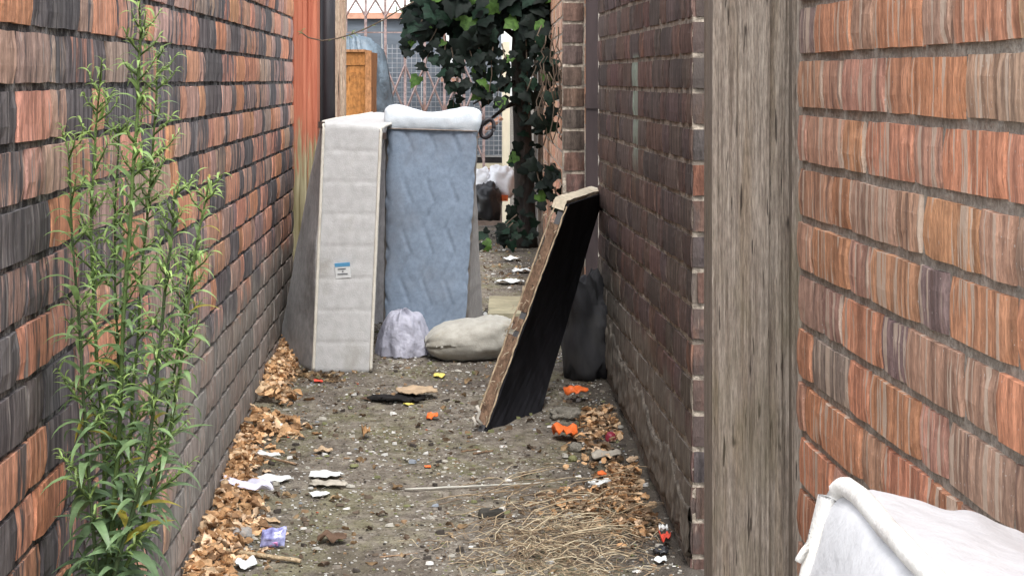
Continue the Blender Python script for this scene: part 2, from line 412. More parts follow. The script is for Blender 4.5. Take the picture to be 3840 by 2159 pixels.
# ------------------------------------------------------------------ timber post, far posts, pipe, shadow strip
WOOD = None
def wood_mat(name, a, b_, dark, sc=(120, 120, 3.5), green=None):
    m, nt, b = M(name, .9, .2)
    n = noi(nt, sc, 5, .7); n2 = noi(nt, (sc[0] * .25, sc[1] * .25, sc[2] * .6), 4, .6)
    c = mixc(nt, ramp(nt, n, .3, .68), a, b_)
    c = mixc(nt, ma(nt, 'MULTIPLY', ramp(nt, n2, .5, .68), .7), c, dark)
    c = mixc(nt, ramp(nt, noi(nt, (sc[0] * 1.6, sc[1] * 1.6, sc[2] * 2), 2), .68, .74), c, [x * .3 for x in dark])
    g3 = noi(nt, (sc[0] * 2.4, sc[1] * 2.4, 45), 3, .7)
    c = mixc(nt, 1.0, c, mixc(nt, ramp(nt, g3, .3, .7), (.66, .66, .66), (1.28, 1.28, 1.28)), 'MULTIPLY')
    crk = ramp(nt, noi(nt, (sc[0] * .9, sc[1] * .9, sc[2] * 3.0), 2, .5), .665, .70)
    c = mixc(nt, ma(nt, 'MULTIPLY', crk, .85), c, (.03, .024, .02))
    if green: c = mixc(nt, ma(nt, 'MULTIPLY', ramp(nt, noi(nt, (7, 7, 3), 3), .5, .68), .5), c, green)
    nt.links.new(c, b.inputs['Base Color']); bump(nt, b, ma(nt, 'ADD', n, n2), .006)
    return m
POST = wood_mat('weathered_post', (.19, .152, .122), (.41, .355, .30), (.29, .23, .17), (170, 170, 4), green=(.19, .165, .10))
def timber(mb, x0, x1, y0, y1, z0, z1, nx=40, nzz=60, amp=.004, seed=0, fr=55):
    """upright timber whose camera side and alley side carry grooves"""
    path = [(x0, y1)] + [(x0, lerp(y1, y0, t)) for t in (.33, .66)] + [(lerp(x0, x1, i / nx), y0) for i in range(nx + 1)] + [(x1, y1)]
    v = []
    for k in range(nzz + 1):
        z = lerp(z0, z1, k / nzz)
        for i, (x, y) in enumerate(path):
            g_ = nz(x * fr + seed, z * 1.3 + seed, y * fr) + .5 * nz(x * fr * 2.7, z * 2.5, seed)
            v.append((x + amp * .25 * nz(z * 2, i, seed), y + amp * max(-.6, g_) * (1 if 3 <= i <= nx + 3 else .3), z))
    n = len(path)
    f = [(k * n + i, k * n + i + 1, (k + 1) * n + i + 1, (k + 1) * n + i) for k in range(nzz) for i in range(n - 1)]
    f.append(tuple(range((nzz) * n, (nzz + 1) * n)))
    mb.add(v, f)
root = thing('timber_post', 'thick weathered grey timber post standing between the two brick walls', 'post', (.35, 3.05, gz(.35, 3.05)))
q = MB(); timber(q, .294, .377, 2.97, 3.10, CH - 1.25, TOP, 36, 90, .008, 1); q.build('plank', POST, root)
q = MB(); timber(q, .3775, .408, 2.985, 3.10, CH - 1.25, TOP, 18, 90, .006, 5); q.build('plank', POST, root)
q = MB(); timber(q, .4085, .45, 2.955, 3.10, CH - 1.25, TOP, 14, 90, .007, 9); q.build('plank', POST, root)
REDW = wood_mat('red_painted_board', (.40, .125, .075), (.52, .20, .12), (.33, .11, .07), (50, 50, 2))
def red_mat():
    m, nt, b = M('red_painted_post', .75, .3)
    n = noi(nt, (70, 70, 2.5), 4, .6)
    c = mixc(nt, ramp(nt, n, .3, .7), (.36, .105, .06), (.50, .185, .11))
    sp = nd(nt, 'SeparateXYZ', {0: nt.nodes.new('ShaderNodeNewGeometry').outputs['Position']})
    peel = ma(nt, 'ADD', sp.outputs[2], ma(nt, 'MULTIPLY', ma(nt, 'SUBTRACT', noi(nt, (60, 60, 4), 4), .5), 1.1))
    k = ma(nt, 'SUBTRACT', 1.0, ramp(nt, peel, CH - .33, CH - .16))
    c = mixc(nt, k, c, mixc(nt, ramp(nt, n, .35, .65), (.20, .17, .085), (.50, .45, .29)))
    nt.links.new(c, b.inputs['Base Color']); bump(nt, b, n, .004); return m
REDP = red_mat()
root = thing('door_post', 'red painted timber post peeling to bare wood at the end of the sooty wall', 'post', (-.74, 7.25, gz(-.74, 7.25)))
q = MB(); timber(q, -.778, -.728, 7.18, 7.30, CH - .95, TOP, 16, 40, .004, 2); q.build('jamb', REDP, root)
q = MB(); timber(q, -.7275, -.692, 7.20, 7.30, CH - .95, TOP, 12, 40, .004, 4); q.build('stop_strip', REDP, root)
MB().box(-.83, -.652, 7.42, 7.44, CH - .9, TOP).build('dark_backing', simple('backing_dark', (.02, .017, .018), .8), root)  # dark backing added to block light showing between jamb and pipe
BLK = simple('black_paint', (.016, .014, .017), .5, .3, (30, 30, 4), spec=.4)
q = MB(); q.tube([(-.668, 7.34, CH - .9), (-.668, 7.34, TOP)], .028, 16)
root = thing('pipe_or_shade_strip', 'black round drain pipe between the red post and the striped timber', 'pipe', (-.668, 7.34, gz(-.668, 7.34)))
q.build('pipe', BLK, root, True)
for z in (CH - .35, CH + .5): MB().tube([(-.668, 7.34, z), (-.668, 7.34, z + .06)], .032, 16).build('collar', BLK, root, True)
PALE = wood_mat('stripped_timber', (.33, .20, .14), (.60, .48, .36), (.52, .42, .27), (130, 130, 1.5))
q = MB(); timber(q, -.688, -.638, 7.72, 7.80, CH - .9, TOP, 20, 30, .004, 7, 90)
tag(q.build('timber_batten', PALE), 'pale pinkish stripped timber upright beside the orange wooden cabinet', 'timber')
SHADE_STRIP = simple('shadow_strip_dark', (.032, .022, .022), .6, .3, (20, 20, 3))
root = thing('pipe_or_shade_strip', 'dark strip painted as the shadow between the brown wall and the narrow pier', 'pipe', (.276, 7.08, gz(.276, 7.08)))
q = MB(); q.box(.2575, .30, 7.06, 7.12, CH - .9, TOP); q.build('pipe', SHADE_STRIP, root)  # dark box stands in for the shadowed recess beside the pier
q = MB(); q.box(.2565, .301, 7.054, 7.121, CH - .1, CH - .05); q.build('shade_strip_band', SHADE_STRIP, root)

# ------------------------------------------------------------------ soft goods
def rbox(mb, dims, cnt, r, warp, disp=None, mi=None):
    def ax(d, n):
        a = [-d / 2, -d / 2 + .25 * r, -d / 2 + .6 * r]
        a += [-d / 2 + r + (d - 2 * r) * i / n for i in range(n + 1)]
        return a + [d / 2 - .6 * r, d / 2 - .25 * r, d / 2]
    A = [ax(dims[i], cnt[i]) for i in range(3)]; N = [len(a) - 1 for a in A]
    idx = {}; v = []; nr = []; p0 = []
    def vert(i, j, k):
        if (i, j, k) in idx: return idx[i, j, k]
        p = Vector((A[0][i], A[1][j], A[2][k]))
        inn = Vector([max(-dims[t] / 2 + r, min(dims[t] / 2 - r, p[t])) for t in range(3)])
        e = p - inn; n = e.normalized() if e.length > 1e-9 else Vector((0, 0, 1))
        p = inn + n * r
        if disp: p = p + n * disp(p, n)
        idx[i, j, k] = len(v); v.append(warp(p)); nr.append(n); p0.append(Vector((A[0][i], A[1][j], A[2][k]))); return idx[i, j, k]
    f = []; ms = []
    for axn in range(3):
        o1, o2 = (axn + 1) % 3, (axn + 2) % 3
        for side in (0, N[axn]):
            for a in range(N[o1]):
                for b_ in range(N[o2]):
                    def g_(x, y):
                        t = [0, 0, 0]; t[axn] = side; t[o1] = x; t[o2] = y; return vert(*t)
                    q4 = [g_(a, b_), g_(a + 1, b_), g_(a + 1, b_ + 1), g_(a, b_ + 1)]
                    if side == 0: q4.reverse()
                    f.append(q4); n = sum((nr[t] for t in q4), Vector()).normalized()
                    ms.append(mi(n, sum((p0[t] for t in q4), Vector()) / 4) if mi else 0)
    mb.add(v, f, ms)
def hexa(c, dims):                     # corners c[x][y][z]
    def wfun(p):
        u, v_, w_ = [p[i] / dims[i] + .5 for i in range(3)]
        x0 = lerp(lerp(c[0][0][0], c[1][0][0], u), lerp(c[0][1][0], c[1][1][0], u), v_)
        x1 = lerp(lerp(c[0][0][1], c[1][0][1], u), lerp(c[0][1][1], c[1][1][1], u), v_)
        return lerp(x0, x1, w_)
    return wfun
def cloth(name, a, b_, stain, rough=.9, sc=(40, 40, 40), st_sc=(5, 5, 5), lo=.52, hi=.72, st=.8, weave=True):
    m, nt, b = M(name, rough, .2)
    c = mixc(nt, ramp(nt, noi(nt, sc, 4), .3, .7), a, b_)
    c = mixc(nt, ma(nt, 'MULTIPLY', ramp(nt, noi(nt, st_sc, 5, .65), lo, hi), st), c, stain)
    nt.links.new(c, b.inputs['Base Color'])
    b.inputs['Sheen Weight'].default_value = .15
    bump(nt, b, noi(nt, (300, 300, 300), 2) if weave else noi(nt, (30, 30, 30), 4), .0015 if weave else .006, .7)
    return m
def bowline(z, h): return max(0.0, 1 - z / h) ** .6

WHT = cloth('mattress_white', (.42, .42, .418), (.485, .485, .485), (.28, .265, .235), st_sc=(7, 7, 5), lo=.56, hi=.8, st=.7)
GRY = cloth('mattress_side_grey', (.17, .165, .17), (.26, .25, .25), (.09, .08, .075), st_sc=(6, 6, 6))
CREAM = cloth('mattress_piping', (.56, .53, .46), (.66, .63, .56), (.35, .31, .25))
# --- upright white mattress
Yw = 6.2
def white_mattress():
    T, L, H = .197, 1.8, .775
    base = G(864, 930); z0 = gz(base.x, Yw) - .006
    root = thing('mattress', 'dirty white mattress on its long edge, its narrow end tagged with a blue label', 'mattress', (base.x, Yw, z0))
    def warp(p):
        x, y, z = p.x, p.y + L / 2, p.z + H / 2
        x += base.x - .004 + .034 * (z / H)
        y2 = min(y, 1.5)
        x -= .155 * bowline(z, H) ** .8 * math.sin(min(1, y2 / 1.15) * math.pi) if y < 1.15 else 0
        x += .02 * y * (z / H)
        zz = z - .014 * max(0, z / H - .8) * 5 * (p.x / T + .5)
        return Vector((x, Yw + y, z0 + zz))
    def disp(p, n):
        z = p.z + H / 2
        d = .0025 * nz(p.x * 12, p.y * 8, p.z * 8) + .001 * nz(p.x * 40, p.y * 30, p.z * 30)
        if n.y < -.6:
            t = (z / .098) % 1.0; t = min(t, 1 - t) * .098
            d += -.0016 * math.exp(-(t / .005) ** 2) + .004 * math.cos(p.x / T * math.pi)
            d += -.0008 * math.exp(-((((p.x + .37 * z) / .085) % 1 - .5) * .085 / .004) ** 2)
        if abs(n.x) > .6:
            d += .012 * nz(p.y * 5, p.z * 4, 3) - .006 * abs(nz(p.y * 9 + p.z * 3, p.z * 2, 8))
        return d
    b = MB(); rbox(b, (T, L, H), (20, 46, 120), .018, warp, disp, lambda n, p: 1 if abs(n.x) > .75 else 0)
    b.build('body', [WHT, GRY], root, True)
    for sx in (-1, 1):
        b = MB(); pts = []
        for k in range(61):
            z = -H / 2 + .012 + (H - .024) * k / 60
            pts.append(warp(Vector((sx * (T / 2 - .011), -L / 2 - .004, z))) + Vector((.001 * nz(k * .7, sx), -.001, 0)))
        for k in range(1, 30): pts.append(warp(Vector((sx * (T / 2 - .004), -L / 2 + .06 * k, H / 2 - .004))))
        b.tube(pts, .0050, 8); b.build('piping', CREAM, root, True)
    LBL = simple('label_white', (.70, .72, .72), .7, .05); LBB = simple('label_blue', (.10, .30, .50), .6, .1); INK = simple('label_ink', (.05, .06, .08), .7, .1)
    c = warp(Vector((-.012, -L / 2, -.042 - H / 2 + .385)))
    def tilt(b):
        for i, v in enumerate(b.v):
            p = Vector(v) - c; p = Matrix.Rotation(-.07, 3, 'Y') @ Matrix.Rotation(.18, 3, 'X') @ p
            b.v[i] = tuple(c + p + Vector((0, -.012, 0)))
        return b
    b = MB(); b.box(c.x - .023, c.x + .023, c.y - .0015, c.y, c.z - .048, c.z - .012)
    lab = tilt(b).build('label', LBL, root)
    b = MB(); b.box(c.x - .0235, c.x + .0235, c.y - .0022, c.y - .0002, c.z - .0118, c.z); tilt(b).build('label_header', LBB, root)
    b = MB()
    for k, (a, e) in enumerate(((-.015, .01), (-.003, .002), (-.017, .014))):
        b.box(c.x + a, c.x + e, c.y - .003, c.y - .0016, c.z - .020 - .008 * k, c.z - .0178 - .008 * k)
    tilt(b).build('label_print', INK, root)
    CG = simple('corner_guard_brown', (.045, .03, .025), .7)
    for (u, h) in ((-.5, .985), (.5, .955)):
        b = MB(); p = warp(Vector((u * T * .96, -L / 2 + .012, (h - .5) * H)))
        b.box(p.x - .010, p.x + .010, p.y - .012, p.y + .012, p.z - .010, p.z + .009)
        b.build('corner_guard', CG, root)
white_mattress()

# --- blue quilted mattress
BLUE = cloth('mattress_blue', (.165, .21, .275), (.205, .255, .325), (.165, .175, .20), sc=(90, 90, 90), st_sc=(2.4, 2.4, 1.8), lo=.45, hi=.7)
BWT = cloth('mattress_top_white', (.50, .55, .60), (.58, .62, .66), (.42, .45, .47), lo=.6, hi=.8)
BSD = cloth('mattress_side_brown', (.09, .078, .07), (.15, .135, .12), (.05, .045, .04))
def blue_mattress():
    Yb = 6.62
    root = thing('mattress', 'blue quilted mattress with a white rolled top edge standing on end', 'mattress', tuple(G(1085, 872)))
    fl_b, fr_b = P(962, 876, Yb - .03), P(1170, 872, Yb - .03)
    fl_t, fr_t = P(970, 272, Yb), P(1208, 280, Yb)
    bl_b, br_b = fl_b + Vector((0, .26, .01)), fr_b + Vector((.062, .26, .01))
    bl_t, br_t = fl_t + Vector((.0, .26, .0)), fr_t + Vector((-.035, .26, .0))
    c = [[[fl_b, fl_t], [bl_b, bl_t]], [[fr_b, fr_t], [br_b, br_t]]]
    D = (.31, .26, .80)
    wf_ = hexa(c, D)
    def disp(p, n):
        d = .002 * nz(p.x * 14, 3, p.z * 12) + .0015 * nz(p.x * 40, 5, p.z * 36)
        if n.y < -.5 and p.z < .33:
            per = .078
            tri = abs(((p.z / .17) % 1.0) - .5) * 2
            for s_ in (1, -1):
                xx = p.x + s_ * (tri - .5) * .034 + .004 * nz(p.z * 14, s_, 1)
                t = ((xx / per) % 1.0); t = min(t, 1 - t) * per
                d -= (.0050 if s_ > 0 else .0012) * math.exp(-(t / .0055) ** 2)
            d += .008 * nz(p.x * 7, 1, p.z * 5)
        if p.z > .33: d += .012 * max(0, n.z) * math.cos(p.x / D[0] * math.pi * 2.2) * -1 + .009 * (1 - ((p.z - .365) / .035) ** 2) * (1 if n.y < 0 else 0)
        return d
    b = MB(); rbox(b, D, (44, 10, 110), .022, wf_, disp, lambda n, p: 1 if p.z > .332 else 2 if abs(n.x) > .8 else 0)
    b.build('body', [BLUE, BWT, BSD], root, True)
    b = MB(); b.tube([wf_(Vector((-.15 + .3 * i / 30, -.13, .332))) + Vector((0, -.004, .001 * nz(i * .9))) for i in range(31)], .0028, 6)
    b.build('seam', simple('seam_brown', (.20, .17, .15)), root, True)
    b = MB(); c0 = fr_t + Vector((.002, .02, -.045))
    b.tube([c0 + Vector((.02 + .021 * math.cos(t) + .006 * math.sin(t), .004 * math.sin(2 * t), -.012 + .030 * math.sin(t))) for t in [6.2832 * i / 24 for i in range(25)]], .0065, 8)
    b.build('handle', BLK, root, True)
blue_mattress()

# --- white foreground mattress against the orange wall
NWH = cloth('mattress_clean_white', (.47, .47, .485), (.525, .525, .54), (.40, .39, .40), st_sc=(6, 6, 6), lo=.55, hi=.8, st=.5, weave=False)
NWP = cloth('mattress_clean_piping', (.60, .58, .54), (.68, .66, .63), (.42, .38, .36), st_sc=(18, 18, 18))
def near_mattress():
    Yf, Yn = 1.52, .05
    def col(y):
        top_l = Vector((.238 + .012 * (Yf - y), y, CH - .298)); top_r = Vector((.238 + .012 * (Yf - y) + .158, y, CH - .338))
        bl_ = Vector((.20 + .0 - .20, y, CH - drop(y))); 
        bot_l = Vector((.02, y, CH - drop(y))); bot_r = Vector((.24, y, CH - drop(y)))
        return bot_l, bot_r, top_l, top_r
    f_, n_ = col(Yf), col(Yn)
    root = thing('mattress', 'clean white piped mattress leaning on the orange brick wall in front of the post', 'mattress', (.15, 1.2, CH - drop(1.2)))
    D = (.185, Yf - Yn, .93)
    c = [[[n_[0], n_[2]], [f_[0], f_[2]]], [[n_[1], n_[3]], [f_[1], f_[3]]]]
    wf_ = hexa(c, D)
    def disp(p, n):
        d = .003 * nz(p.x * 14, p.y * 6, p.z * 7) + .0022 * nz(p.x * 30 + p.y * 18, p.y * 9, p.z * 26)
        if n.x < -.6: d += .012 * (1 - (p.z / .465) ** 2)
        if n.z > .6: d += .006 * math.cos(p.x / .185 * math.pi) + .005 * nz(p.y * 9 - p.x * 12, p.x * 26, 2)
        return d
    b = MB(); rbox(b, D, (30, 70, 60), .03, wf_, disp); b.build('body', NWH, root, True)
    b = MB(); pts = []
    e = .012
    for k in range(20): pts.append(wf_(Vector((-D[0] / 2 + .004, D[1] / 2 - .012, -.3 + (D[2] / 2 - e + .3) * k / 19))) + Vector((-.004, 0, 0)))
    for a in range(1, 6):
        t = a / 6 * math.pi / 2
        pts.append(wf_(Vector((-D[0] / 2 + .004 + .004 * math.sin(t), D[1] / 2 - .012 - .03 * (1 - math.cos(t)), D[2] / 2 - e + .014 * math.sin(t)))))
    for k in range(1, 60): pts.append(wf_(Vector((-D[0] / 2 + .012, D[1] / 2 - .042 - .022 * k, D[2] / 2 + .002))) + Vector((.001 * nz(k * .3), 0, .001 * nz(k * .4, 2))))
    b.tube(pts, .0075, 10); b.build('piping', NWP, root, True)
    b = MB(); c0 = wf_(Vector((-D[0] / 2, D[1] / 2 - .012, D[2] / 2 - .050)))
    b.tube([c0 + Vector((-.002, 0, .012)), c0 + Vector((-.008, -.002, -.002)), c0 + Vector((-.014, -.003, -.009)), c0 + Vector((-.016, -.003, -.008))], [.004, .0038, .003, .001], 6)
    b.build('frayed_thread', NWP, root, True)
near_mattress()

# --- leaning black panel (bed base)
def black_panel():
    BF = simple('black_felt', (.015, .015, .018), .95, .35, (12, 12, 6), spec=.1)
    WD = wood_mat('raw_brown_timber', (.10, .062, .042), (.21, .135, .09), (.14, .088, .058), (60, 60, 10))
    CW = simple('raw_cream_board', (.56, .49, .37), .85, .2, (40, 40, 40), dirt=(.25, .2, .14), dsc=(14, 14, 14), dlo=.6, dhi=.7)
    BLf = G(1222, 1082); BLf.z -= .004
    TLf = P(1434, 506, 5.72); TRf = P(1522, 478, 6.40)
    BRf = G(1362, 1036)
    u = (TRf - TLf).normalized(); vv = (TLf - BLf).normalized(); n = u.cross(vv).normalized()
    if n.y > 0: n = -n                       # faces the camera
    t = .027
    root = thing('bed_base', 'black felted bed base leaning against the brown wall, raw timber edge showing', 'bed base', tuple(BLf))
    def slab(a0, a1, b0, b1, d0, d1, nm, mat, na=1, nb=1, amp=0.0, seed=0):
        def pt(a, b_, d): return lerp(lerp(BLf, BRf, a), lerp(TLf, TRf, a), b_) - n * d
        q = MB(); vs = []
        for dd in (d0, d1):
            for j in range(nb + 1):
                for i in range(na + 1):
                    p = pt(lerp(a0, a1, i / na), lerp(b0, b1, j / nb), dd)
                    if amp: p += n * amp * nz(i * 1.7 + seed, j * 1.3, dd * 50) + vv * amp * .6 * nz(i * 2.1, j * 2.3 + seed, 9)
                    vs.append(p)
        w_ = na + 1; o = (na + 1) * (nb + 1); fs = []
        for j in range(nb):
            for i in range(na):
                a = j * w_ + i
                fs += [(a, a + 1, a + w_ + 1, a + w_), (o + a, o + a + w_, o + a + w_ + 1, o + a + 1)]
        for i in range(na): fs += [(i, o + i, o + i + 1, i + 1), (nb * w_ + i, nb * w_ + i + 1, o + nb * w_ + i + 1, o + nb * w_ + i)]
        for j in range(nb): fs += [(j * w_, (j + 1) * w_, o + (j + 1) * w_, o + j * w_), (j * w_ + na, o + j * w_ + na, o + (j + 1) * w_ + na, (j + 1) * w_ + na)]
        q.add(vs, fs); return q.build(nm, mat, root)
    slab(.0, 1, .0, .985, 0, .006, 'panel', BF, 8, 8, .003)
    # timber edge in lengths, with dark gaps where the fixings tore out
    cuts = [(.03, .30), (.302, .40), (.425, .475), (.505, .70), (.702, .89)]
    for i, (a, e) in enumerate(cuts):
        slab(-.010, .02, a, e, .0075, .0075 + t + .004 * R.uniform(-1, 1), 'edge_rail', WD, 2, 8, .0035, i * 7)
    slab(-.004, .016, .0, .985, .0075, t - .004, 'edge_core', BLK)
    slab(-.015, 1, .955, 1.0, .0075, t + .016, 'top_rail', CW, 12, 2, .004, 3)
    LIP = simple('frayed_tan_edge', (.36, .28, .19), .9, .35, (40, 40, 40))
    for d_, a_ in ((.004, -.012), (.036, -.012)):
        q = MB(); pts = [lerp(lerp(BLf, BRf, a_), lerp(TLf, TRf, a_), k / 40) - n * (d_ + .003 * nz(k * .8, d_ * 90)) for k in range(1, 40)]
        q.tube(pts, [.0022 + .0014 * abs(nz(k * .9, 3)) for k in range(39)], 5); q.build('frayed_edge', LIP, root)
    q = MB()
    for k in range(26):
        b_ = R.random() * .95; p = lerp(BLf, TLf, b_) - n * R.uniform(0, .05) - u * .018
        q.tube([p, p + Vector((R.uniform(-.012, .002), -.004, R.uniform(-.012, .006))), p + Vector((R.uniform(-.018, .004), -.005, R.uniform(-.022, .0)))], [.0018, .0014, .0005], 4)
    tag(q.build('torn_fabric', simple('torn_fabric_tan', (.34, .28, .2), .9, .4), root), None, None, kind='stuff')
    q = MB(); p = lerp(BLf, TLf, .03) - n * .022
    q.tube([p + Vector((-.012, -.012, .05)), p + Vector((-.004, -.016, .035)), p + Vector((-.010, -.014, .015)), p + Vector((.002, -.014, .0))], .005, 6)
    q.tube([p + Vector((-.022, -.012, .02)), p + Vector((-.014, -.014, .004)), p + Vector((-.02, -.012, -.01))], .004, 6)
    q.build('torn_wadding', simple('wadding', (.46, .43, .38), .95, .3), root, True)
black_panel()

# --- dark sack behind the panel
def lump(name, label, cat, mat, c, rad, seed, amp=.25, fr=2.2, nu=36, nv=22, sq=.75, flat=True, group=None, fine=.05, parent=None, wr=0.0):
    b = MB(); v = []
    for j in range(nv + 1):
        th = math.pi * j / nv
        for i in range(nu):
            ph = 2 * math.pi * i / nu
            d = Vector((math.sin(th) * math.cos(ph), math.sin(th) * math.sin(ph), math.cos(th)))
            e = Vector([math.copysign(abs(t) ** sq, t) for t in d])
            k = 1 + amp * nz(d.x * fr + seed, d.y * fr, d.z * fr) + fine * nz(d.x * 7 + seed, d.y * 7, d.z * 7)
            if wr: k += wr * (abs(nz(d.x * 5 + seed, d.y * 5, d.z * 3)) - .2) + wr * .5 * (abs(nz(d.x * 12 + seed, d.y * 12, d.z * 8)) - .2)
            v.append(Vector((e.x * rad[0] * k, e.y * rad[1] * k, e.z * rad[2] * k)))
    lo = -rad[2] * (.82 if flat else 9)
    v = [Vector((p.x, p.y, max(p.z, lo + .03 * rad[2] * nz(p.x * 30, p.y * 30)))) + Vector(c) for p in v]
    f = [(j * nu + i, (j + 1) * nu + i, (j + 1) * nu + (i + 1) % nu, j * nu + (i + 1) % nu) for j in range(nv) for i in range(nu)]
    b.add(v, f); o = b.build(name, mat, parent, True)
    if label: tag(o, label, cat, group)
    return o
PLBK = simple('black_plastic', (.018, .018, .02), .35, .3, (20, 20, 20), spec=.5)
PLGR = simple('charcoal_plastic', (.022, .022, .025), .75, .3, (14, 14, 6), spec=.4, dirt=(.03, .029, .028))
p = Vector((RW(6.05) - .075, 6.12, gz(.2, 6.1)))
lump('refuse_sack', 'charcoal plastic refuse sack stuffed behind the leaning black bed base', 'sack', PLGR, p + Vector((.015, .07, .12)), (.085, .15, .17), 3, .4, 1.5, sq=.85, wr=.3)

# --- cushion / pillow and lavender bag
PIL = cloth('pillow_cream', (.34, .325, .285), (.425, .41, .365), (.28, .245, .18), st_sc=(9, 9, 9), lo=.5, hi=.75)
def pillow():
    a = G(1175, 914); s = ppm(a.y); wd, ht = 240 / s / 2, 122 / s
    b = MB(); v = []; nu, nv = 72, 30
    cen = Vector((a.x + .012, a.y + .10, a.z))
    for j in range(nv + 1):
        t = j / nv * 2 - 1
        for i in range(nu):
            ph = 2 * math.pi * i / nu
            prof = (1 - abs(t) ** 3.6) ** .5 if abs(t) < 1 else 0
            y, z = math.cos(ph), math.sin(ph)
            z = math.copysign(abs(z) ** .8, z)
            wr = .0035 * math.sin(ph * 9 + t * 5 + 2 * nz(t * 3, ph)) * max(0, t * 1.2) + .006 * nz(t * 3, y * 2, z * 2) + .003 * nz(t * 14, y * 7, z * 7)
            r1, r2 = .10 * (prof * (1 - .12 * t)) + wr, ht / 2 * (prof * (.92 - .06 * t)) + wr
            p = Vector((t * wd + .006 * nz(ph * 3, t), y * r1, z * r2 + ht * .45 + .02 * (t - .3) * (1 if z > 0 else .2)))
            p.z = max(p.z, .004 + .003 * nz(p.x * 60, p.y * 60)); v.append(cen + p)
    f = [(j * nu + i, (j + 1) * nu + i, (j + 1) * nu + (i + 1) % nu, j * nu + (i + 1) % nu) for j in range(nv) for i in range(nu)]
    b.add(v, f); root = thing('pillow', 'stained cream pillow slumped on the ground in front of the blue mattress', 'pillow', tuple(cen))
    b.build('case', PIL, root, True)
    b = MB(); b.tube([cen + Vector((-wd * 1.0 + .004, -.02 + .012 * k, ht * .40 + .014 * math.sin(k * 1.5))) for k in range(5)], .0022, 6); b.build('seam', PIL, root, True)
pillow()
def bag_mat(name, col, alpha=.8, rough=.35):
    m, nt, b = M(name, rough, .4)
    n = noi(nt, (35, 35, 35), 4)
    c = mixc(nt, ramp(nt, n, .3, .7), [x * .85 for x in col], [min(1, x * 1.12) for x in col]); nt.links.new(c, b.inputs['Base Color'])
    tr = nd(nt, 'BsdfTranslucent', {'Color': c}); tp = nd(nt, 'BsdfTransparent')
    mx = nd(nt, 'MixShader', {0: .3, 1: b.outputs[0], 2: tr.outputs[0]})
    m2 = nd(nt, 'MixShader', {0: 1 - alpha, 1: mx.outputs[0], 2: tp.outputs[0]})
    nt.links.new(m2.outputs[0], nt.nodes['Material Output'].inputs['Surface']); bump(nt, b, n, .01); return m
LAV = bag_mat('lavender_plastic', (.52, .52, .61), .92)
def plastic_dome(name, label, mat, c, rx, ry, h, seed, cat='bag'):
    b = MB(); v = []; nu, nv = 110, 50
    for j in range(nv + 1):
        t = j / nv
        for i in range(nu):
            ph = 2 * math.pi * i / nu
            rr = math.sin(min(1, t * 1.0) * math.pi * .5) ** .7
            zz = math.cos(t * math.pi * .5) ** .75
            pl = .06 * t * t * math.sin(ph * 11 + seed + 2 * nz(ph * 2, seed)) + .20 * nz(math.cos(ph) * 1.6 + seed, math.sin(ph) * 1.6, t * 2.5) + .13 * (abs(nz(math.cos(ph) * 3, math.sin(ph) * 3, t * 3 + seed)) - .15) + .22 * max(0, t - .7) * (1 + math.sin(ph * 7)) + .045 * (abs(nz(math.cos(ph) * 12, math.sin(ph) * 12, t * 13 + seed)) - .15)
            lift = .012 * max(0, nz(math.cos(ph) * 4 + seed, math.sin(ph) * 4, 9)) * (t > .9)
            p = Vector((math.cos(ph) * rx * rr * (1 + pl), math.sin(ph) * ry * rr * (1 + pl), h * zz * (1 + .1 * nz(math.cos(ph) * 3, math.sin(ph) * 3, t * 4 + seed)) + .004 + lift))
            v.append(Vector(c) + p)
    f = [(j * nu + i, (j + 1) * nu + i, (j + 1) * nu + (i + 1) % nu, j * nu + (i + 1) % nu) for j in range(nv) for i in range(nu)]
    b.add(v, f); return tag(b.build(name, mat, None, True), label, cat)
a = G(1012, 902); s = ppm(a.y)
plastic_dome('carrier_bag', 'crumpled lavender plastic carrier bag between the white mattress and the pillow', LAV, a + Vector((0, .07, 0)), 62 / s, .075, 112 / s, 3)
# ------------------------------------------------------------------ yard end: cabinet, tarp, grille, posts, bags
ORW = wood_mat('orange_veneer', (.27, .115, .035), (.34, .155, .05), (.24, .10, .032), (30, 30, 3))
ORD = wood_mat('orange_veneer_edge', (.24, .11, .045), (.36, .18, .085), (.22, .09, .035), (40, 40, 3))
def cabinet():
    y = 9.0; r_ = P(934, 125, y); x1 = r_.x; x0 = x1 - .42; zt = r_.z; zb = gz(x1, y)
    root = thing('cabinet', 'orange wooden cabinet with a panelled door behind the white mattress', 'cabinet', (x0, y, zb))
    MB().box(x0, x1, y + .02, y + .40, zb, zt - .012).build('carcass', ORD, root)
    st_ = .028
    d = MB().box(x0 + .004, x1 - st_, y + .004, y + .019, zb + .05, zt - .072).build('door', ORW, root)
    MB().box(x0 + .03, x1 - st_ - .02, y - .003, y + .0035, zb + .09, zt - .10).build('door_panel', ORW, d)
    MB().box(x0, x1 - st_ - .001, y, y + .0195, zt - .07, zt - .013).build('top_rail', ORW, root)
    MB().box(x1 - st_, x1, y - .006, y + .0195, zb, zt - .005).build('stile', ORD, root)
    MB().box(x0 - .01, x1 - st_ - .0015, y - .012, y + .40, zt - .0115, zt).build('top', ORD, root)
cabinet()
TARP = simple('slate_tarpaulin', (.10, .135, .165), .45, .35, (9, 9, 9), spec=.45, bd=.02)
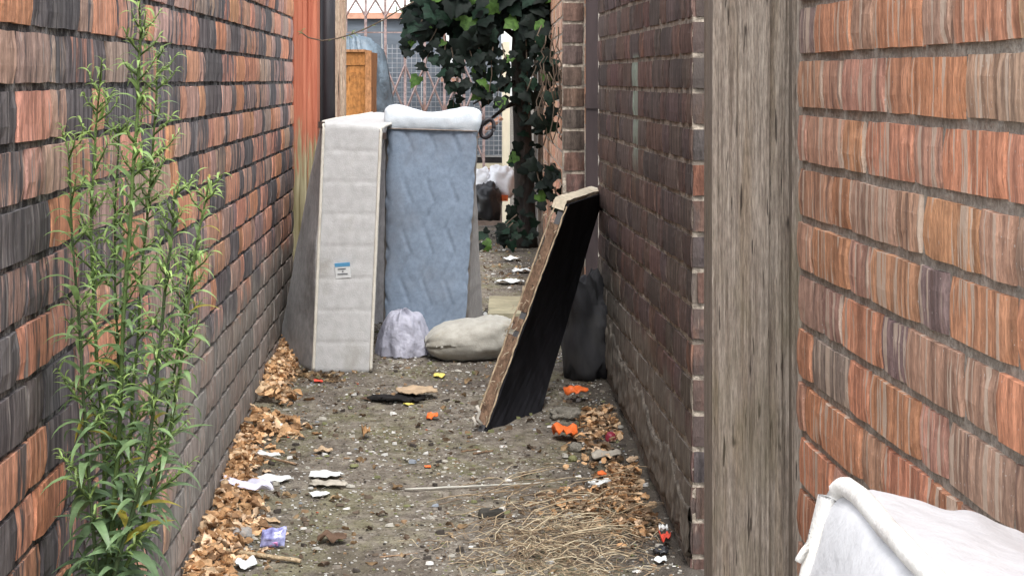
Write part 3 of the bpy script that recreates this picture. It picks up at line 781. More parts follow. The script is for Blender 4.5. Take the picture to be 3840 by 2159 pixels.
def tarp():
    y = 9.55; b = MB(); v = []; n, m = 46, 40
    for k in range(m + 1):
        t = k / m
        for i in range(n + 1):
            u = i / n
            dx = lerp(845, lerp(958, 1020, t ** .8), u); dy = lerp(92, 520, t)
            edge = max(0, 1 - (abs(u - .45) / .58) ** 2.6)
            dy += (1 - t) * (28 * u ** 3 + 55 * max(0, u - .75))
            bul = .20 * math.sqrt(max(0, edge)) * (.45 + .55 * min(1, t * 5)) + .03 * nz(u * 5, t * 6, 1) + .015 * (abs(nz(u * 11, t * 12, 4)))
            p = P(dx, dy, y); p.y -= bul; v.append(p)
    b.add(v, [(k * (n + 1) + i, k * (n + 1) + i + 1, (k + 1) * (n + 1) + i + 1, (k + 1) * (n + 1) + i) for k in range(m) for i in range(n)])
    o = b.build('tarpaulin', TARP, None, True)
    md = o.modifiers.new('thick', 'SOLIDIFY'); md.thickness = .02; md.offset = -1
    tag(o, 'slate blue tarpaulin slumped over a load behind the orange cabinet', 'tarpaulin')
tarp()
YG = 12.5
SLATE = simple('slate_blue_board', (.115, .135, .16), .7, .2, (3, 3, 30))
RUST = simple('rusty_pink_paint', (.27, .20, .19), .7, .35, (40, 40, 40), dirt=(.16, .08, .05))
PEACH = simple('peach_timber', (.50, .27, .19), .8, .2, (20, 20, 20))
CRM = simple('cream_paint', (.66, .60, .46), .7, .12, (8, 8, 3), dirt=(.38, .30, .2), dsc=(9, 9, 4), dlo=.62, dhi=.75)
WPL = simple('white_panel', (.78, .80, .80), .5, .04)
def pbox(x0, x1, y0, y1, d0, d1, col=None):          # box spanning view pixels at distance d0..d1
    a, b_ = P(x0, y1, d0), P(x1, y0, d0)
    return MB().box(a.x, b_.x, d0, d1, a.z, b_.z)
def yard_end():
    gx = P(1080, 400, YG); zg = gz(gx.x, YG)
    root = thing('yard_screen', 'slate blue boarded screen with cream frame closing the end of the alley', 'screen', (gx.x, YG + .3, zg))
    zt = P(0, 48, YG + .3).z
    xs_ = [P(x, 0, YG + .3).x for x in (560, 660, 760, 860, 960, 1060, 1160, 1262)]
    for a, b_ in zip(xs_, xs_[1:]):
        MB().box(a + .002, b_ - .002, YG + .3, YG + .33, P(0, 392, YG + .3).z, zt).build('board', SLATE, root)
    pbox(560, 1262, 32, 47.5, YG + .27, YG + .35).build('top_beam', PEACH, root)
    pbox(1263, 1282, 105, 560, YG + .18, YG + .28).build('frame_post', CRM, root)
    pbox(560, 1262, 395, 410, YG + .31, YG + .36).build('gap_shade_strip', BLK, root)  # black strip painted in as the shade of the gap below the boards
    pbox(560, 1262, 411, 470, YG + .28, YG + .35).build('bottom_board', CRM, root)
    MB().box(xs_[0], xs_[-1], YG + .34, YG + .38, zg, P(0, 468, YG + .34).z).build('plinth', simple('plinth_brown', (.16, .12, .1)), root)
    pbox(1115, 1150, 62, 190, YG + .24, YG + .29).build('white_board', WPL, root)
    pbox(1108, 1158, 191, 206, YG + .24, YG + .29).build('peach_board', PEACH, root)
    b = MB(); a, e = P(1195, 345, YG + .1), P(1262, 295, YG + .1)
    b.tube([a, e], .018, 4); b.build('brace', PEACH, root)
    # expanding lattice gate in front
    gr = thing('security_grille', 'rusty pink expanding lattice grille in front of the slate blue screen', 'grille', (gx.x, YG, zg))
    zt, zb = P(0, -60, YG).z, zg + .10
    bars = [870 + 49.5 * i for i in range(9)]
    for x in bars[:8]:
        p = P(x, 0, YG); MB().box(p.x - .008, p.x + .008, YG - .008, YG + .008, zb, zt).build('bar', RUST, gr)
    def cross(x0, y0, x1, y1, dd):
        b = MB(); a, e = P(x0, y0, YG), P(x1, y1, YG); a.y += dd; e.y += dd; b.tube([a, e], .0065, 4); b.build('lattice_strip', RUST, gr)
    for (ya, yb) in ((-40, 42), (165, 285), (285, 405)):
        for i in range(7):
            cross(bars[i], ya, bars[i + 1], yb, .016 + .001 * i); cross(bars[i], yb, bars[i + 1], ya, -.017 - .001 * i)
    z = P(0, 82, YG).z; MB().box(P(860, 0, YG).x, P(1262, 0, YG).x, YG + .03, YG + .036, z - .004, z + .004).build('cross_rail', RUST, gr)
    b = MB(); zt2, zb2 = P(0, 112, YG).z, P(0, 392, YG).z; xa, xb = P(935, 0, YG).x, P(1262, 0, YG).x
    k = 0
    while zb2 + .030 * k < zt2: b.box(xa, xb, YG + .06, YG + .0632, zb2 + .030 * k, zb2 + .030 * k + .0035); k += 1
    k = 0
    while xa + .030 * k < xb: b.box(xa + .030 * k, xa + .030 * k + .0035, YG + .0635, YG + .0665, zb2, zt2); k += 1
    wm_ = tag(b.build('wire_mesh', simple('galvanised', (.30, .31, .33), .5), gr), None, None, kind='stuff')
yard_end()
FP = wood_mat('pale_fence_post', (.20, .16, .135), (.36, .31, .265), (.25, .19, .15), (90, 90, 3))
q = MB(); a, e = P(1342, 590, 11.2), P(1352, 590, 11.2); timber(q, a.x, e.x, 11.2, 11.24, gz(a.x, 11.2), CH + .35, 6, 20, .003, 3)
tag(q.build('fence_stake', simple('grey_metal', (.33, .32, .31), .6, .2)), 'thin pale grey stake beside the ivy trunk', 'stake')
q = MB(); a, e = P(1353, 590, 11.0), P(1366, 590, 11.0); timber(q, a.x, e.x, 11.0, 11.06, gz(a.x, 11.0), CH + .35, 6, 20, .004, 5)
tag(q.build('fence_post', FP), 'brown timber fence post against the peach brick wall', 'post')
# refuse at the foot of the trunk
WBG = simple('white_carrier', (.80, .80, .82), .4, .06, spec=.4)
a = G(1222, 548)
def at(dx, dy, y): return P(dx, dy, y)
lump('refuse_sack', 'shiny black refuse sack under the white carrier bags at the yard screen', 'sack', PLBK, at(1222, 512, 11.7), (.085, .12, .115), 11, .3, 1.8, wr=.2)
lump('carrier_bag', 'white carrier bag with orange print heaped beside the ivy trunk', 'bag', WBG, at(1262, 462, 11.85), (.078, .11, .10), 5, .28, 2, wr=.16)
lump('carrier_bag', 'white carrier bag slumped behind the blue mattress edge', 'bag', WBG, at(1210, 462, 11.9), (.07, .10, .09), 8, .28, 2, wr=.16)
ORG = simple('orange_plastic', (.80, .16, .035), .5, .15, (30, 30, 30), spec=.4)
def scrap(name, label, cat, mat, dx, dy, wpx, hpx, seed, lift=.004, thick=.0015, curl=.35, rot=None, group=None, n=8, ay=None, ragged=.35):
    """a torn sheet lying on the ground, wpx wide and hpx tall as seen in the view"""
    c = G(dx, dy + hpx * .35); s_ = ppm(c.y); wd = wpx / s_
    dep = ay if ay else max(.02, min(.10, hpx / s_ * 2.2))
    r = random.Random(seed * 13 + 5); b = MB(); v = []
    for j in range(n + 1):
        for i in range(n + 1):
            u, w_ = i / n * 2 - 1, j / n * 2 - 1
            rad = 1 - ragged * max(abs(u), abs(w_)) * (.5 * abs(nz(u * 1.6 + seed, w_ * 1.6, 1)) + .35 * abs(nz(u * 4.3 + seed, w_ * 4.3, 1)))
            sx, sy = u * math.sqrt(1 - .5 * w_ * w_) * rad, w_ * math.sqrt(1 - .5 * u * u) * rad
            x, y = sx * wd / 2, sy * dep / 2
            z = lift + hpx / s_ * curl * (.5 + nz(u * 1.3 + seed, w_ * 1.3, 3)) + .15 * hpx / s_ * nz(u * 4, w_ * 4, seed)
            a_ = rot or 0.0
            X, Y = c.x + x * math.cos(a_) - y * math.sin(a_), c.y + x * math.sin(a_) + y * math.cos(a_)
            v.append((X, Y, max(gdisp(X, Y) + .002, gdisp(X, Y) + z)))
    b.add(v, [(j * (n + 1) + i, j * (n + 1) + i + 1, (j + 1) * (n + 1) + i + 1, (j + 1) * (n + 1) + i) for j in range(n) for i in range(n)])
    o = b.build(name, mat, None, True)
    if thick: md = o.modifiers.new('thick', 'SOLIDIFY'); md.thickness = thick; md.offset = 1
    return tag(o, label, cat, group)
q = MB(); p = at(1268, 498, 11.72); q.box(p.x - .022, p.x + .022, p.y, p.y + .03, p.z - .018, p.z + .016)
tag(q.build('orange_packet', ORG), 'small orange packet wedged under the white carrier bags', 'packet')
q = MB(); p = at(1222, 487, 11.72); q.box(p.x - .018, p.x + .016, p.y, p.y + .03, p.z - .008, p.z + .010)
tag(q.build('red_packet', simple('red_card', (.6, .06, .035), .6)), 'small red packet poking out below the white carrier bags', 'packet')
q = MB(); p = at(1242, 430, 12.1); q.box(p.x - .06, p.x + .06, p.y, p.y + .1, p.z - .08, p.z + .012)
tag(q.build('cardboard_box', simple('brown_card', (.24, .13, .085), .9)), 'brown cardboard box behind the white carrier bags', 'box')
SLAB = simple('pale_slab', (.27, .245, .165), .9, .2, (14, 14, 14), bd=.01)
c1 = G(1240, 803); c2 = G(1400, 757)
q = MB(); q.box(c1.x - .02, c2.x - .02, c1.y, c2.y, c1.z - .05, c1.z + .022)
tag(q.build('paving_slab', SLAB), 'flat yellowish paving slab lying beyond the cream pillow', 'slab')

# ------------------------------------------------------------------ leaves
def leaf_geo(kind, seed):
    r = random.Random(seed)
    if kind == 'ivy':
        h = [(0.0, .06), (.28, -.08), (.50, .12), (.40, .30), (.40, .56), (.22, .62), (0, 1.0)]
        pts = h + [(-x, y) for x, y in reversed(h[1:-1])]
        pts = [(x * r.uniform(.9, 1.1), y * r.uniform(.92, 1.08)) for x, y in pts]
        v = [(0, .35, .06)] + [(x, y, -.10 * abs(x) + .05 * r.uniform(-1, 1) - .12 * max(0, y - .5)) for x, y in pts]
        return v, [(0, 1 + i, 1 + (i + 1) % len(pts)) for i in range(len(pts))]
    if kind in ('lance', 'broad'):
        n = 6; v = []; dr = r.uniform(.4, 1.5); w0 = r.uniform(.05, .085) if kind == 'lance' else r.uniform(.095, .145)
        dr = r.uniform(.9, 2.3); yy = zz = 0.0
        for i in range(n + 1):
            t = i / n; wd = w0 * (math.sin(math.pi * min(1, t * .92 + .08) ** .8) if t < 1 else 0) + (.015 if i == 0 else 0)
            if i: yy += math.cos(.35 - dr * (t - .5 / n)) / n; zz += math.sin(.35 - dr * (t - .5 / n)) / n
            v += [(-wd, yy, zz + .3 * wd), (0, yy, zz), (wd, yy, zz + .3 * wd)]
        f = []
        for i in range(n):
            a = i * 3; f += [(a, a + 1, a + 4, a + 3), (a + 1, a + 2, a + 5, a + 4)]
        return v, f
    # dry curled leaf
    n, m = 6, 4; v = []; cu, tw = r.uniform(-.9, 1.3), r.uniform(-.9, .9); wd0 = r.uniform(.18, .36)
    for i in range(n + 1):
        t = i / n; wd = wd0 * math.sin(math.pi * (t * .9 + .06)) ** .8
        for k in range(m + 1):
            u = (k / m * 2 - 1); x = u * wd * math.cos(cu * u * .5); z = abs(u) ** 1.5 * wd * math.sin(cu) * .9 + .22 * math.sin(t * math.pi * r.uniform(.8, 1.1)) * tw + .10 * r.uniform(-1, 1)
            v.append((x + .08 * r.uniform(-1, 1), t - .5, z))
    return v, [(i * (m + 1) + k, i * (m + 1) + k + 1, (i + 1) * (m + 1) + k + 1, (i + 1) * (m + 1) + k) for i in range(n) for k in range(m)]
IVO, IVA = two_sided('ivy_leaf', (0, 0, 0), .4, .3, .6, 'obj', .18), two_sided('ivy_leaf_mass', (0, 0, 0), .4, .3, .6, 'attr', .18)
WEO, WEA = two_sided('weed_leaf', (0, 0, 0), .25, .35, .42, 'obj', .5), two_sided('weed_leaf_mass', (0, 0, 0), .25, .35, .42, 'attr', .5)
DRO, DRA = two_sided('dry_leaf', (0, 0, 0), .35, .25, .85, 'obj', .15), two_sided('dry_leaf_mass', (0, 0, 0), .35, .25, .85, 'attr', .15)
LG = {k: [leaf_geo(k, 100 + i) for i in range(n)] for k, n in (('ivy', 8), ('lance', 10), ('dry', 14), ('broad', 8))}
LM = {}
def leaf_mesh(kind, i, mat, name):
    if (kind, i, name) not in LM: LM[kind, i, name] = MB().add(*LG[kind][i]).mesh(name, mat, True)
    return LM[kind, i, name]
def frame(y, z):                           # matrix with local y along y, local z near z
    y = y.normalized(); x = y.cross(z)
    x = x.normalized() if x.length > 1e-6 else Vector((1, 0, 0)); z = x.cross(y)
    return Matrix((x, y, z)).transposed()
def put_leaf(kind, name, mat, p, rot, size, col, parent, mass=None):
    i = R.randrange(len(LG[kind]))
    if mass is not None:
        v, f = LG[kind][i]; mass.add([p + rot @ (Vector(q) * size) for q in v], f, 0, col); return None
    o = bpy.data.objects.new(name, leaf_mesh(kind, i, mat, name)); COL.objects.link(o)
    mw = Matrix.Translation(p) @ rot.to_4x4() @ Matrix.Scale(size, 4)
    if parent is not None:
        rt = parent if parent.type == 'EMPTY' else parent.parent
        mw = rt.matrix_basis.inverted() @ mw; o.parent = parent
    o.matrix_basis = mw; o.color = col
    return o

# ------------------------------------------------------------------ ivy clad tree
BARK = simple('ivy_bark', (.022, .018, .016), .95, .4, (30, 30, 8), bd=.02, dirt=(.045, .036, .03))
TWIG = simple('brown_twig', (.10, .075, .055), .9, .3)
def ivy():
    y0 = 10.9
    base = P(1318, 590, y0); base.z = gz(base.x, y0) - .02
    root = thing('ivy_tree', 'dark ivy covered tree with hanging leafy sprigs beside the yard screen', 'tree', tuple(base))
    b = MB(); tp = [(1316, 640), (1320, 560), (1318, 470), (1316, 380), (1312, 300), (1310, 230), (1306, 150), (1310, 60), (1300, -60), (1290, -200), (1270, -360)]
    pts = [P(x, y, y0) for x, y in tp]; pts[0] = Vector(base)
    b.tube(pts, [.085, .062, .055, .052, .050, .048, .046, .045, .042, .035, .02], 14)
    for i, v in enumerate(b.v): b.v[i] = tuple(Vector(v) + Vector((.008 * nz(v[0] * 30, v[2] * 14, 1), .008 * nz(v[1] * 30, v[2] * 14, 2), 0)))
    b.build('trunk', BARK, root, True)
    for br in ([(1308, 40), (1240, -40), (1150, -70), (1060, -40)], [(1306, 100), (1230, 40), (1130, 10), (1040, -5)], [(1310, 60), (1360, -20), (1420, -60)], [(1312, 250), (1270, 270), (1210, 320)], [(1310, 200), (1250, 225), (1190, 262)]):
        q = MB(); n = len(br); q.tube([P(x, y, y0 - .08 * i) for i, (x, y) in enumerate(br)], [lerp(.018, .004, i / (n - 1)) for i in range(n)], 7); q.build('branch', BARK, root, True)
    # bare stems on the peach wall and trunk
    for k in range(16):
        x, y = R.uniform(1355, 1412), R.uniform(60, 200); q = MB(); pts = []
        yy = 9.3 - (x - 1355) * .02
        for i in range(9): pts.append(P(x, y, yy)); x += R.uniform(-12, 12); y += R.uniform(12, 34)
        q.tube(pts, .0028, 5); q.build('stem', TWIG, root, True)
    spots = []
    for k in range(2600):                               # the crown
        x, y = R.uniform(1030, 1425), R.uniform(-330, 150)
        e = nz(x * .012, y * .014, 5) + .35 * nz(x * .04, y * .04, 2)
        lim = 118 + 30 * nz(x * .02, 3) - (34 if x < 1110 else 0) - (30 if x > 1380 else 0)
        if y > lim: continue
        edge = min(1, (lim - y) / 60) * min(1, (x - 1028) / 60)
        if e < -.25 + .34 * (1 - edge) or 1255 < x < 1296 and y > 95: continue
        spots.append((x, y, y0 + R.uniform(-.42, .45), R.uniform(.05, .12)))
    sprigs = [((1062, 50), (1018, 135)), ((1095, 95), (1060, 190)), ((1120, 90), (1118, 175)), ((1135, 120), (1150, 215)), ((1160, 110), (1140, 270)), ((1178, 115), (1218, 245)), ((1205, 120), (1195, 235)), ((1240, 118), (1228, 262)), ((1262, 110), (1285, 205)), ((1272, 140), (1250, 245)),
              ((1322, 90), (1330, 300)), ((1338, 120), (1345, 235)), ((1352, 90), (1395, 165)), ((1375, 120), (1392, 300)), ((1372, 290), (1345, 330)), ((1362, 400), (1380, 455)), ((1385, 410), (1428, 450)), ((1350, 430), (1372, 520)), ((1290, 560), (1255, 600)), ((1300, 540), (1240, 590)), ((1396, 470), (1412, 540)), ((1108, 60), (1065, 130))]
    for (a, e) in sprigs:
        q = MB(); n = 6; yy = y0 - .35 if a[0] < 1345 else 9.0
        pts = [P(lerp(a[0], e[0], t) + 5 * nz(t * 3, a[0]), lerp(a[1], e[1], t), yy) for t in [i / n for i in range(n + 1)]]
        q.tube(pts, [.004 - .0004 * i for i in range(n + 1)], 5); q.build('sprig', TWIG, root, True)
        L = math.hypot(e[0] - a[0], e[1] - a[1])
        for i in range(int(L / 15) + 2):
            t = (i + R.random()) / (L / 15 + 1.5)
            spots.append((lerp(a[0], e[0], t) + R.uniform(-16, 16), lerp(a[1], e[1], t) + R.uniform(-8, 12), yy + R.uniform(-.06, .06), R.uniform(.045, .085)))
    for k in range(26): spots.append((1318 + R.choice((-1, 1)) * R.uniform(6, 34), R.uniform(130, 590), y0 - .05 + R.uniform(-.05, .02), R.uniform(.04, .075)))
    for k in range(18): spots.append((R.uniform(1215, 1350), R.uniform(565, 612), y0 - R.uniform(.0, .5), R.uniform(.04, .07)))
    def vis(t): return (t[3] if -10 < t[1] < 1448 else 0) * (1 if t[1] > 0 else .5) - .02 * (t[2] - y0)
    order = sorted(range(len(spots)), key=lambda i: -vis(spots[i])); ind = set(order[:290])
    mass = MB()
    for i, (x, y, d, s_) in enumerate(spots):
        p = P(x, y, d)
        dirn = Vector((R.uniform(-.8, .8), R.uniform(-.5, .2), R.uniform(-1, .1)))
        nrm = Vector((R.uniform(-.7, .7), -1, R.uniform(-.2, 1.1)))
        tone = R.random()
        col = (.0045, .009, .006, 1) if tone < .70 else (.009, .024, .014, 1) if tone < .93 else (.06, .12, .025, 1)
        put_leaf('ivy', 'leaf', IVO, p, frame(dirn, nrm), s_, col, root, None if i in ind else mass)
    tag(mass.build('foliage', IVA, root, True), None, None, kind='stuff')
    q = MB(); pts = [P(x, y, 6.9) for x, y in ((755, 80), (775, 95), (810, 103), (850, 97), (890, 85), (925, 70), (965, 50), (1000, 28), (1040, 5))]
    v = thing('bramble_runner', 'thin bramble runner with tiny leaves hanging across the red post', 'bramble', tuple(P(755, 80, 6.9)))
    q.tube(pts, .0025, 5); q.build('stem', TWIG, v, True)
    for k in range(14):
        t = R.random() * 7.9; p = lerp(pts[int(t)], pts[int(t) + 1], t % 1)
        put_leaf('lance', 'leaf', WEO, p, frame(Vector((R.uniform(-1, 1), -.3, R.uniform(-.3, 1))), Vector((0, -1, .5))), R.uniform(.018, .03), (.14, .18, .06, 1), v)
ivy()

# ------------------------------------------------------------------ tall weed
def weed():
    Yp = 2.72
    base = Vector((-.555, Yp, gz(-.555, Yp)))
    root = thing('weed_plant', 'tall green fleabane weed with narrow leaves growing against the sooty brick wall', 'weed', tuple(base))
    SG = simple('weed_stem_green', (.10, .155, .05), .7, .25, (30, 30, 6)); SG2 = simple('weed_stem_dark', (.06, .09, .04), .7, .25, (30, 30, 6))
    stems = [  # (points in the view, distance offset, radius, branch from height)
        ([(350, 22), (352, 120), (347, 260), (332, 470), (318, 680), (306, 900), (298, 1120), (282, 1330), (262, 1500)], .0, .0052),
        ([(170, 370), (178, 520), (190, 700), (204, 900), (216, 1100), (232, 1300), (248, 1480)], -.03, .0042),
        ([(252, 205), (240, 340), (228, 520), (234, 720), (246, 940), (262, 1160), (262, 1400)], .03, .0040),
        ([(438, 478), (432, 600), (412, 760), (394, 960), (372, 1130), (330, 1300), (280, 1470)], -.05, .0046),
        ([(528, 448), (505, 560), (476, 740), (454, 920), (420, 1120), (372, 1290), (300, 1460)], -.02, .0040),
        ([(300, 300), (292, 460), (288, 640), (296, 860), (300, 1080), (290, 1290), (272, 1480)], .05, .0036),
        ([(398, 130), (392, 260), (380, 430), (360, 640), (346, 860), (330, 1080), (300, 1330), (270, 1500)], .04, .0036),
        ([(480, 640), (466, 760), (440, 930), (408, 1100), (352, 1330), (300, 1470)], .06, .0034),
    ]
    cand = []
    for si, (pp, dy, rad) in enumerate(stems):
        pts = [P(x, y, Yp + dy) for x, y in pp]; pts.append(base + Vector((R.uniform(-.02, .02), R.uniform(-.02, .02), 0)))
        fine = []
        for i in range(len(pts) - 1):
            for k in range(6): fine.append(lerp(pts[i], pts[i + 1], k / 6) + Vector((.002 * nz(i + k / 6, si), 0, 0)))
        fine.append(pts[-1]); n = len(fine)
        q = MB(); q.tube(fine, [lerp(rad * .25, rad * .75, (i / n) ** .7) for i in range(n)], 7)
        so = q.build('stem', SG if si % 2 == 0 else SG2, root, True)
        L = sum((fine[i + 1] - fine[i]).length for i in range(n - 1)); ang = R.uniform(0, 6)
        s_ = 0.0; i = 0; acc = 0.0
        while i < n - 1:
            seg = (fine[i + 1] - fine[i]); 
            if acc + seg.length < s_: acc += seg.length; i += 1; continue
            p = fine[i] + seg * ((s_ - acc) / seg.length); up = -seg.normalized()
            t = s_ / L; ang += 2.4 + R.uniform(-.3, .3)
            out = Vector((math.cos(ang), math.sin(ang) * .8 - .15, 0)).normalized()
            size = (.034 + .046 * min(1, t * 1.6)) * R.uniform(.7, 1.3) if t > .05 else R.uniform(.014, .026)
            rise = .9 - .9 * min(1, t * 1.3) + R.uniform(-.25, .25)
            dirn = out + up * rise
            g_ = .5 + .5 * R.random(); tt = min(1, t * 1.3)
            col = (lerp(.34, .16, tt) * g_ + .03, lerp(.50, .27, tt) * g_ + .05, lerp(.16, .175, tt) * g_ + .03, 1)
            if R.random() < .02: col = (.40, .34, .06, 1)
            cand.append((p, frame(dirn, up + Vector((0, -.3, .2))), size, col, so, 'broad' if t > R.uniform(.42, .75) else 'lance'))
            if t < .55 and R.random() < (.34 if t < .3 else .2):     # side branchlet with its own small leaves
                bl_ = R.uniform(.03, .085) * (.55 + t); e = p + (out * .75 + up * .8).normalized() * bl_
                q2 = MB(); q2.tube([p, lerp(p, e, .5) + out * .004, e], [.0014, .0011, .0006], 5); q2.build('branchlet', SG, so, True)
                for k in range(int(bl_ / .0055)):
                    u = (k + 1) / (bl_ / .0055); a2 = k * 2.4 + si
                    o2 = (Vector((math.cos(a2), math.sin(a2), 0)) + (e - p).normalized() * (.9 + .3 * u))
                    cand.append((lerp(p, e, u), frame(o2, Vector((0, -.4, 1))), R.uniform(.014, .034) * (1.1 - .4 * u), (.34 * g_ + .04, .50 * g_ + .05, .15 * g_ + .02, 1), so, 'lance'))
            s_ += lerp(.0062, .0100, min(1, t * 2)) if t > .05 else .004
    order = sorted(range(len(cand)), key=lambda i: -(cand[i][2] if cand[i][0].z > CH - .70 else 0)); ind = set(order[:300]); mass = MB()
    for i, (p, fr, sz, col, so, kd) in enumerate(cand):
        put_leaf(kd, 'leaf', WEO, p, fr, sz, col, so, None if i in ind else mass)
    tag(mass.build('foliage', WEA, root, True), None, None, kind='stuff')
weed()

# ------------------------------------------------------------------ dry leaves, straw, chips
TAN = [(.66, .42, .23), (.58, .35, .18), (.72, .52, .33), (.46, .27, .14), (.68, .50, .34), (.30, .18, .10)]
TONE = ['orange tan', 'rusty tan', 'pale buff', 'mid brown', 'pinkish buff', 'dark brown']
def drift(n, fn, n_ind, label, group, tans=TAN):
    sp = [fn() for _ in range(n)]
    sp = [s_ for s_ in sp if s_]
    order = sorted(range(len(sp)), key=lambda i: -(sp[i][2] / sp[i][0].y + .004 * sp[i][3])); ind = set(order[:n_ind]); mass = MB()
    for i, (p, d, size, h) in enumerate(sp):
        ci = R.randrange(len(tans)); c = tans[ci]; g_ = R.uniform(.75, 1.2); col = (c[0] * g_, c[1] * g_, c[2] * g_, 1)
        fr = frame(Vector((R.uniform(-1, 1), R.uniform(-1, 1), R.uniform(-.35, .45))), Vector((R.uniform(-.6, .6), R.uniform(-.8, .4), 1)))
        o = put_leaf('dry', 'dry_leaf', DRO, p + Vector((0, 0, h + size * .12)), fr, size, col, None, None if i in ind else mass)
        if o: tag(o, label % TONE[min(ci, 5)], 'leaf', group)
    return mass
def left_leaf():
    y = R.uniform(4.0, 6.9) if R.random() < .85 else R.uniform(3.4, 4.2)
    wd = .055 + .05 * max(0, nz(y * 2.3, 1)) + (.05 if 5.35 < y < 5.9 else 0) + (.045 if y < 4.8 else 0)
    d = abs(R.gauss(0, .55)) * wd
    if d > wd * 1.7 or nz(y * 3.1, 4) < -.42: return None
    x = LW(y) + .012 + d
    h = max(0, .030 * (1 - d / wd)) * (.6 + .8 * R.random()) * (.5 if y > 6.2 else 1)
    return (Vector((x, y, gdisp(x, y))), d, R.uniform(.016, .042), h)
mass = drift(1700, left_leaf, 190, 'curled %s dry leaf in the drift along the foot of the sooty brick wall', 'dry leaves along the sooty wall')
def right_leaf():
    c = R.choice([(1545, 1250, 70, 60), (1575, 1225, 40, 45), (1500, 1110, 70, 60), (1510, 1060, 55, 35), (1460, 1275, 120, 40), (1600, 1310, 60, 60), (1560, 1200, 40, 30)])
    x, y = R.gauss(c[0], c[2] * .5), R.gauss(c[1], c[3] * .5)
    if y > 1500 or y < 980: return None
    p = G(x, y)
    if p.x > RW(p.y) - .02: return None
    return (p, 0, R.uniform(.013, .034), R.uniform(0, .014))
m2 = drift(900, right_leaf, 100, '%s dry leaf scattered along the foot of the brown brick wall', 'dry leaves along the brown wall', TAN + [(.24, .17, .11), (.20, .14, .09)])
def far_leaf():
    x, y = R.choice([(R.uniform(690, 745), R.uniform(845, 960)), (R.uniform(1210, 1345), R.uniform(560, 720)), (R.uniform(650, 860), R.uniform(930, 960)), (R.uniform(600, 1500), R.uniform(930, 1440))])
    p = G(x, y)
    if p.x < LW(p.y) + .02 or p.x > RW(p.y) - .02: return None
    return (p, 0, R.uniform(.012, .03), .0)
m3 = drift(620, far_leaf, 0, None, None, [(.24, .16, .09), (.16, .11, .07), (.12, .085, .06), (.34, .24, .14)])
for m_ in (m2, m3): mass.add(m_.v, m_.f, 0, None); mass.c[-len(m_.v):] = m_.c
mass.cols = True
tag(mass.build('leaf_litter', DRA, None, True), 'loose brown leaf litter strewn along the alley floor', 'leaf litter', None, 'stuff')
STR = two_sided('dry_straw', (.5, .4, .22), .3, .2, .8, 'attr')
st_ = MB()
for k in range(800):
    big = R.random() < .12
    x, y = (R.gauss(1395, 130), R.gauss(1385, 55)) if not big else (R.gauss(1420, 120), R.gauss(1310, 55))
    if x > 1660 or y > 1560 or y < 1190: continue
    p = G(x, y)
    if p.x > RW(p.y) - .03: continue
    a = R.uniform(0, 6.28) if not big else R.uniform(-1.3, 1.3); L = R.uniform(.025, .09) if not big else R.uniform(.08, .17)
    h = max(0, .03 * (1 - abs(x - 1400) / 260)) * R.random() + .003
    d = Vector((math.cos(a), math.sin(a) * 1.0, 0)); bend = R.uniform(-.25, .25)
    pts = [p + d * (L * (t - .5)) + Vector((-d.y, d.x, 0)) * bend * L * (t - .5) ** 2 * 2 + Vector((0, 0, h + .014 * math.sin(t * 3.1) * R.random() + (L * .15 * t if big else 0))) for t in (0, .33, .66, 1)]
    c = R.choice([(.40, .31, .20), (.50, .42, .29), (.26, .19, .12), (.17, .12, .08)])
    st_.tube(pts, [.0009, .0011, .0009, .0005] if not big else [.0011, .0013, .0011, .0006], 4, 0, (*c, 1))
tag(st_.build('straw', STR), 'tangle of dry straw spread by the foot of the brown wall', 'straw', None, 'stuff')
CHIP = simple('chips', (1, 1, 1)); 
def chip_mat():
    m, nt, b = M('ground_chips', .85, .25); nt.links.new(nd(nt, 'Attribute', attribute_name='bcol').outputs['Color'], b.inputs['Base Color']); return m
ch = MB(); cc = [((.62, .61, .58), 26), ((.42, .40, .35), 24), ((.24, .21, .175), 26), ((.13, .10, .075), 26), ((.05, .042, .036), 18), ((.26, .17, .10), 10), ((.18, .185, .09), 16), ((.40, .10, .05), .4), ((.26, .29, .33), 2)]
pool = [c for c, n in cc for _ in range(round(n * 5))]
for k in range(17000):
    y = 4.0 + 3.6 * R.random() ** 1.0 if R.random() < .88 else R.uniform(7, 12)
    x = R.uniform(LW(y) + .03, RW(y) - .02) if y < 7.2 else R.uniform(-.3, .2)
    if nz(x * 5, y * 4, 3) + R.uniform(-.45, .45) < -.2: continue
    c = R.choice(pool); s_ = R.uniform(.0016, .0048) * (2.6 if R.random() < .08 else 1)
    if c[0] > .5: s_ *= .85
    z = gdisp(x, y) + .001; n = R.choice((4, 5, 5, 6)); a0 = R.random() * 6; el = R.uniform(.3, 1)
    ring = [(x + s_ * math.cos(a0 + 6.2832 * i / n) * R.uniform(.7, 1.2), y + s_ * el * math.sin(a0 + 6.2832 * i / n) * R.uniform(.7, 1.2)) for i in range(n)]
    th = s_ * R.uniform(.25, .8); tl = R.uniform(-.3, .3)
    v = [(px, py, z) for px, py in ring] + [(lerp(x, px, .85), lerp(y, py, .85), z + th + tl * (px - x)) for px, py in ring]
    f = [(i, (i + 1) % n, n + (i + 1) % n, n + i) for i in range(n)] + [tuple(range(n, 2 * n))]
    g_ = R.uniform(.8, 1.15); ch.add(v, f, 0, (c[0] * g_, c[1] * g_, c[2] * g_, 1))
tag(ch.build('ground_chips', chip_mat()), 'small pale and dark chips of rubble littering the dirt', 'rubble', None, 'stuff')

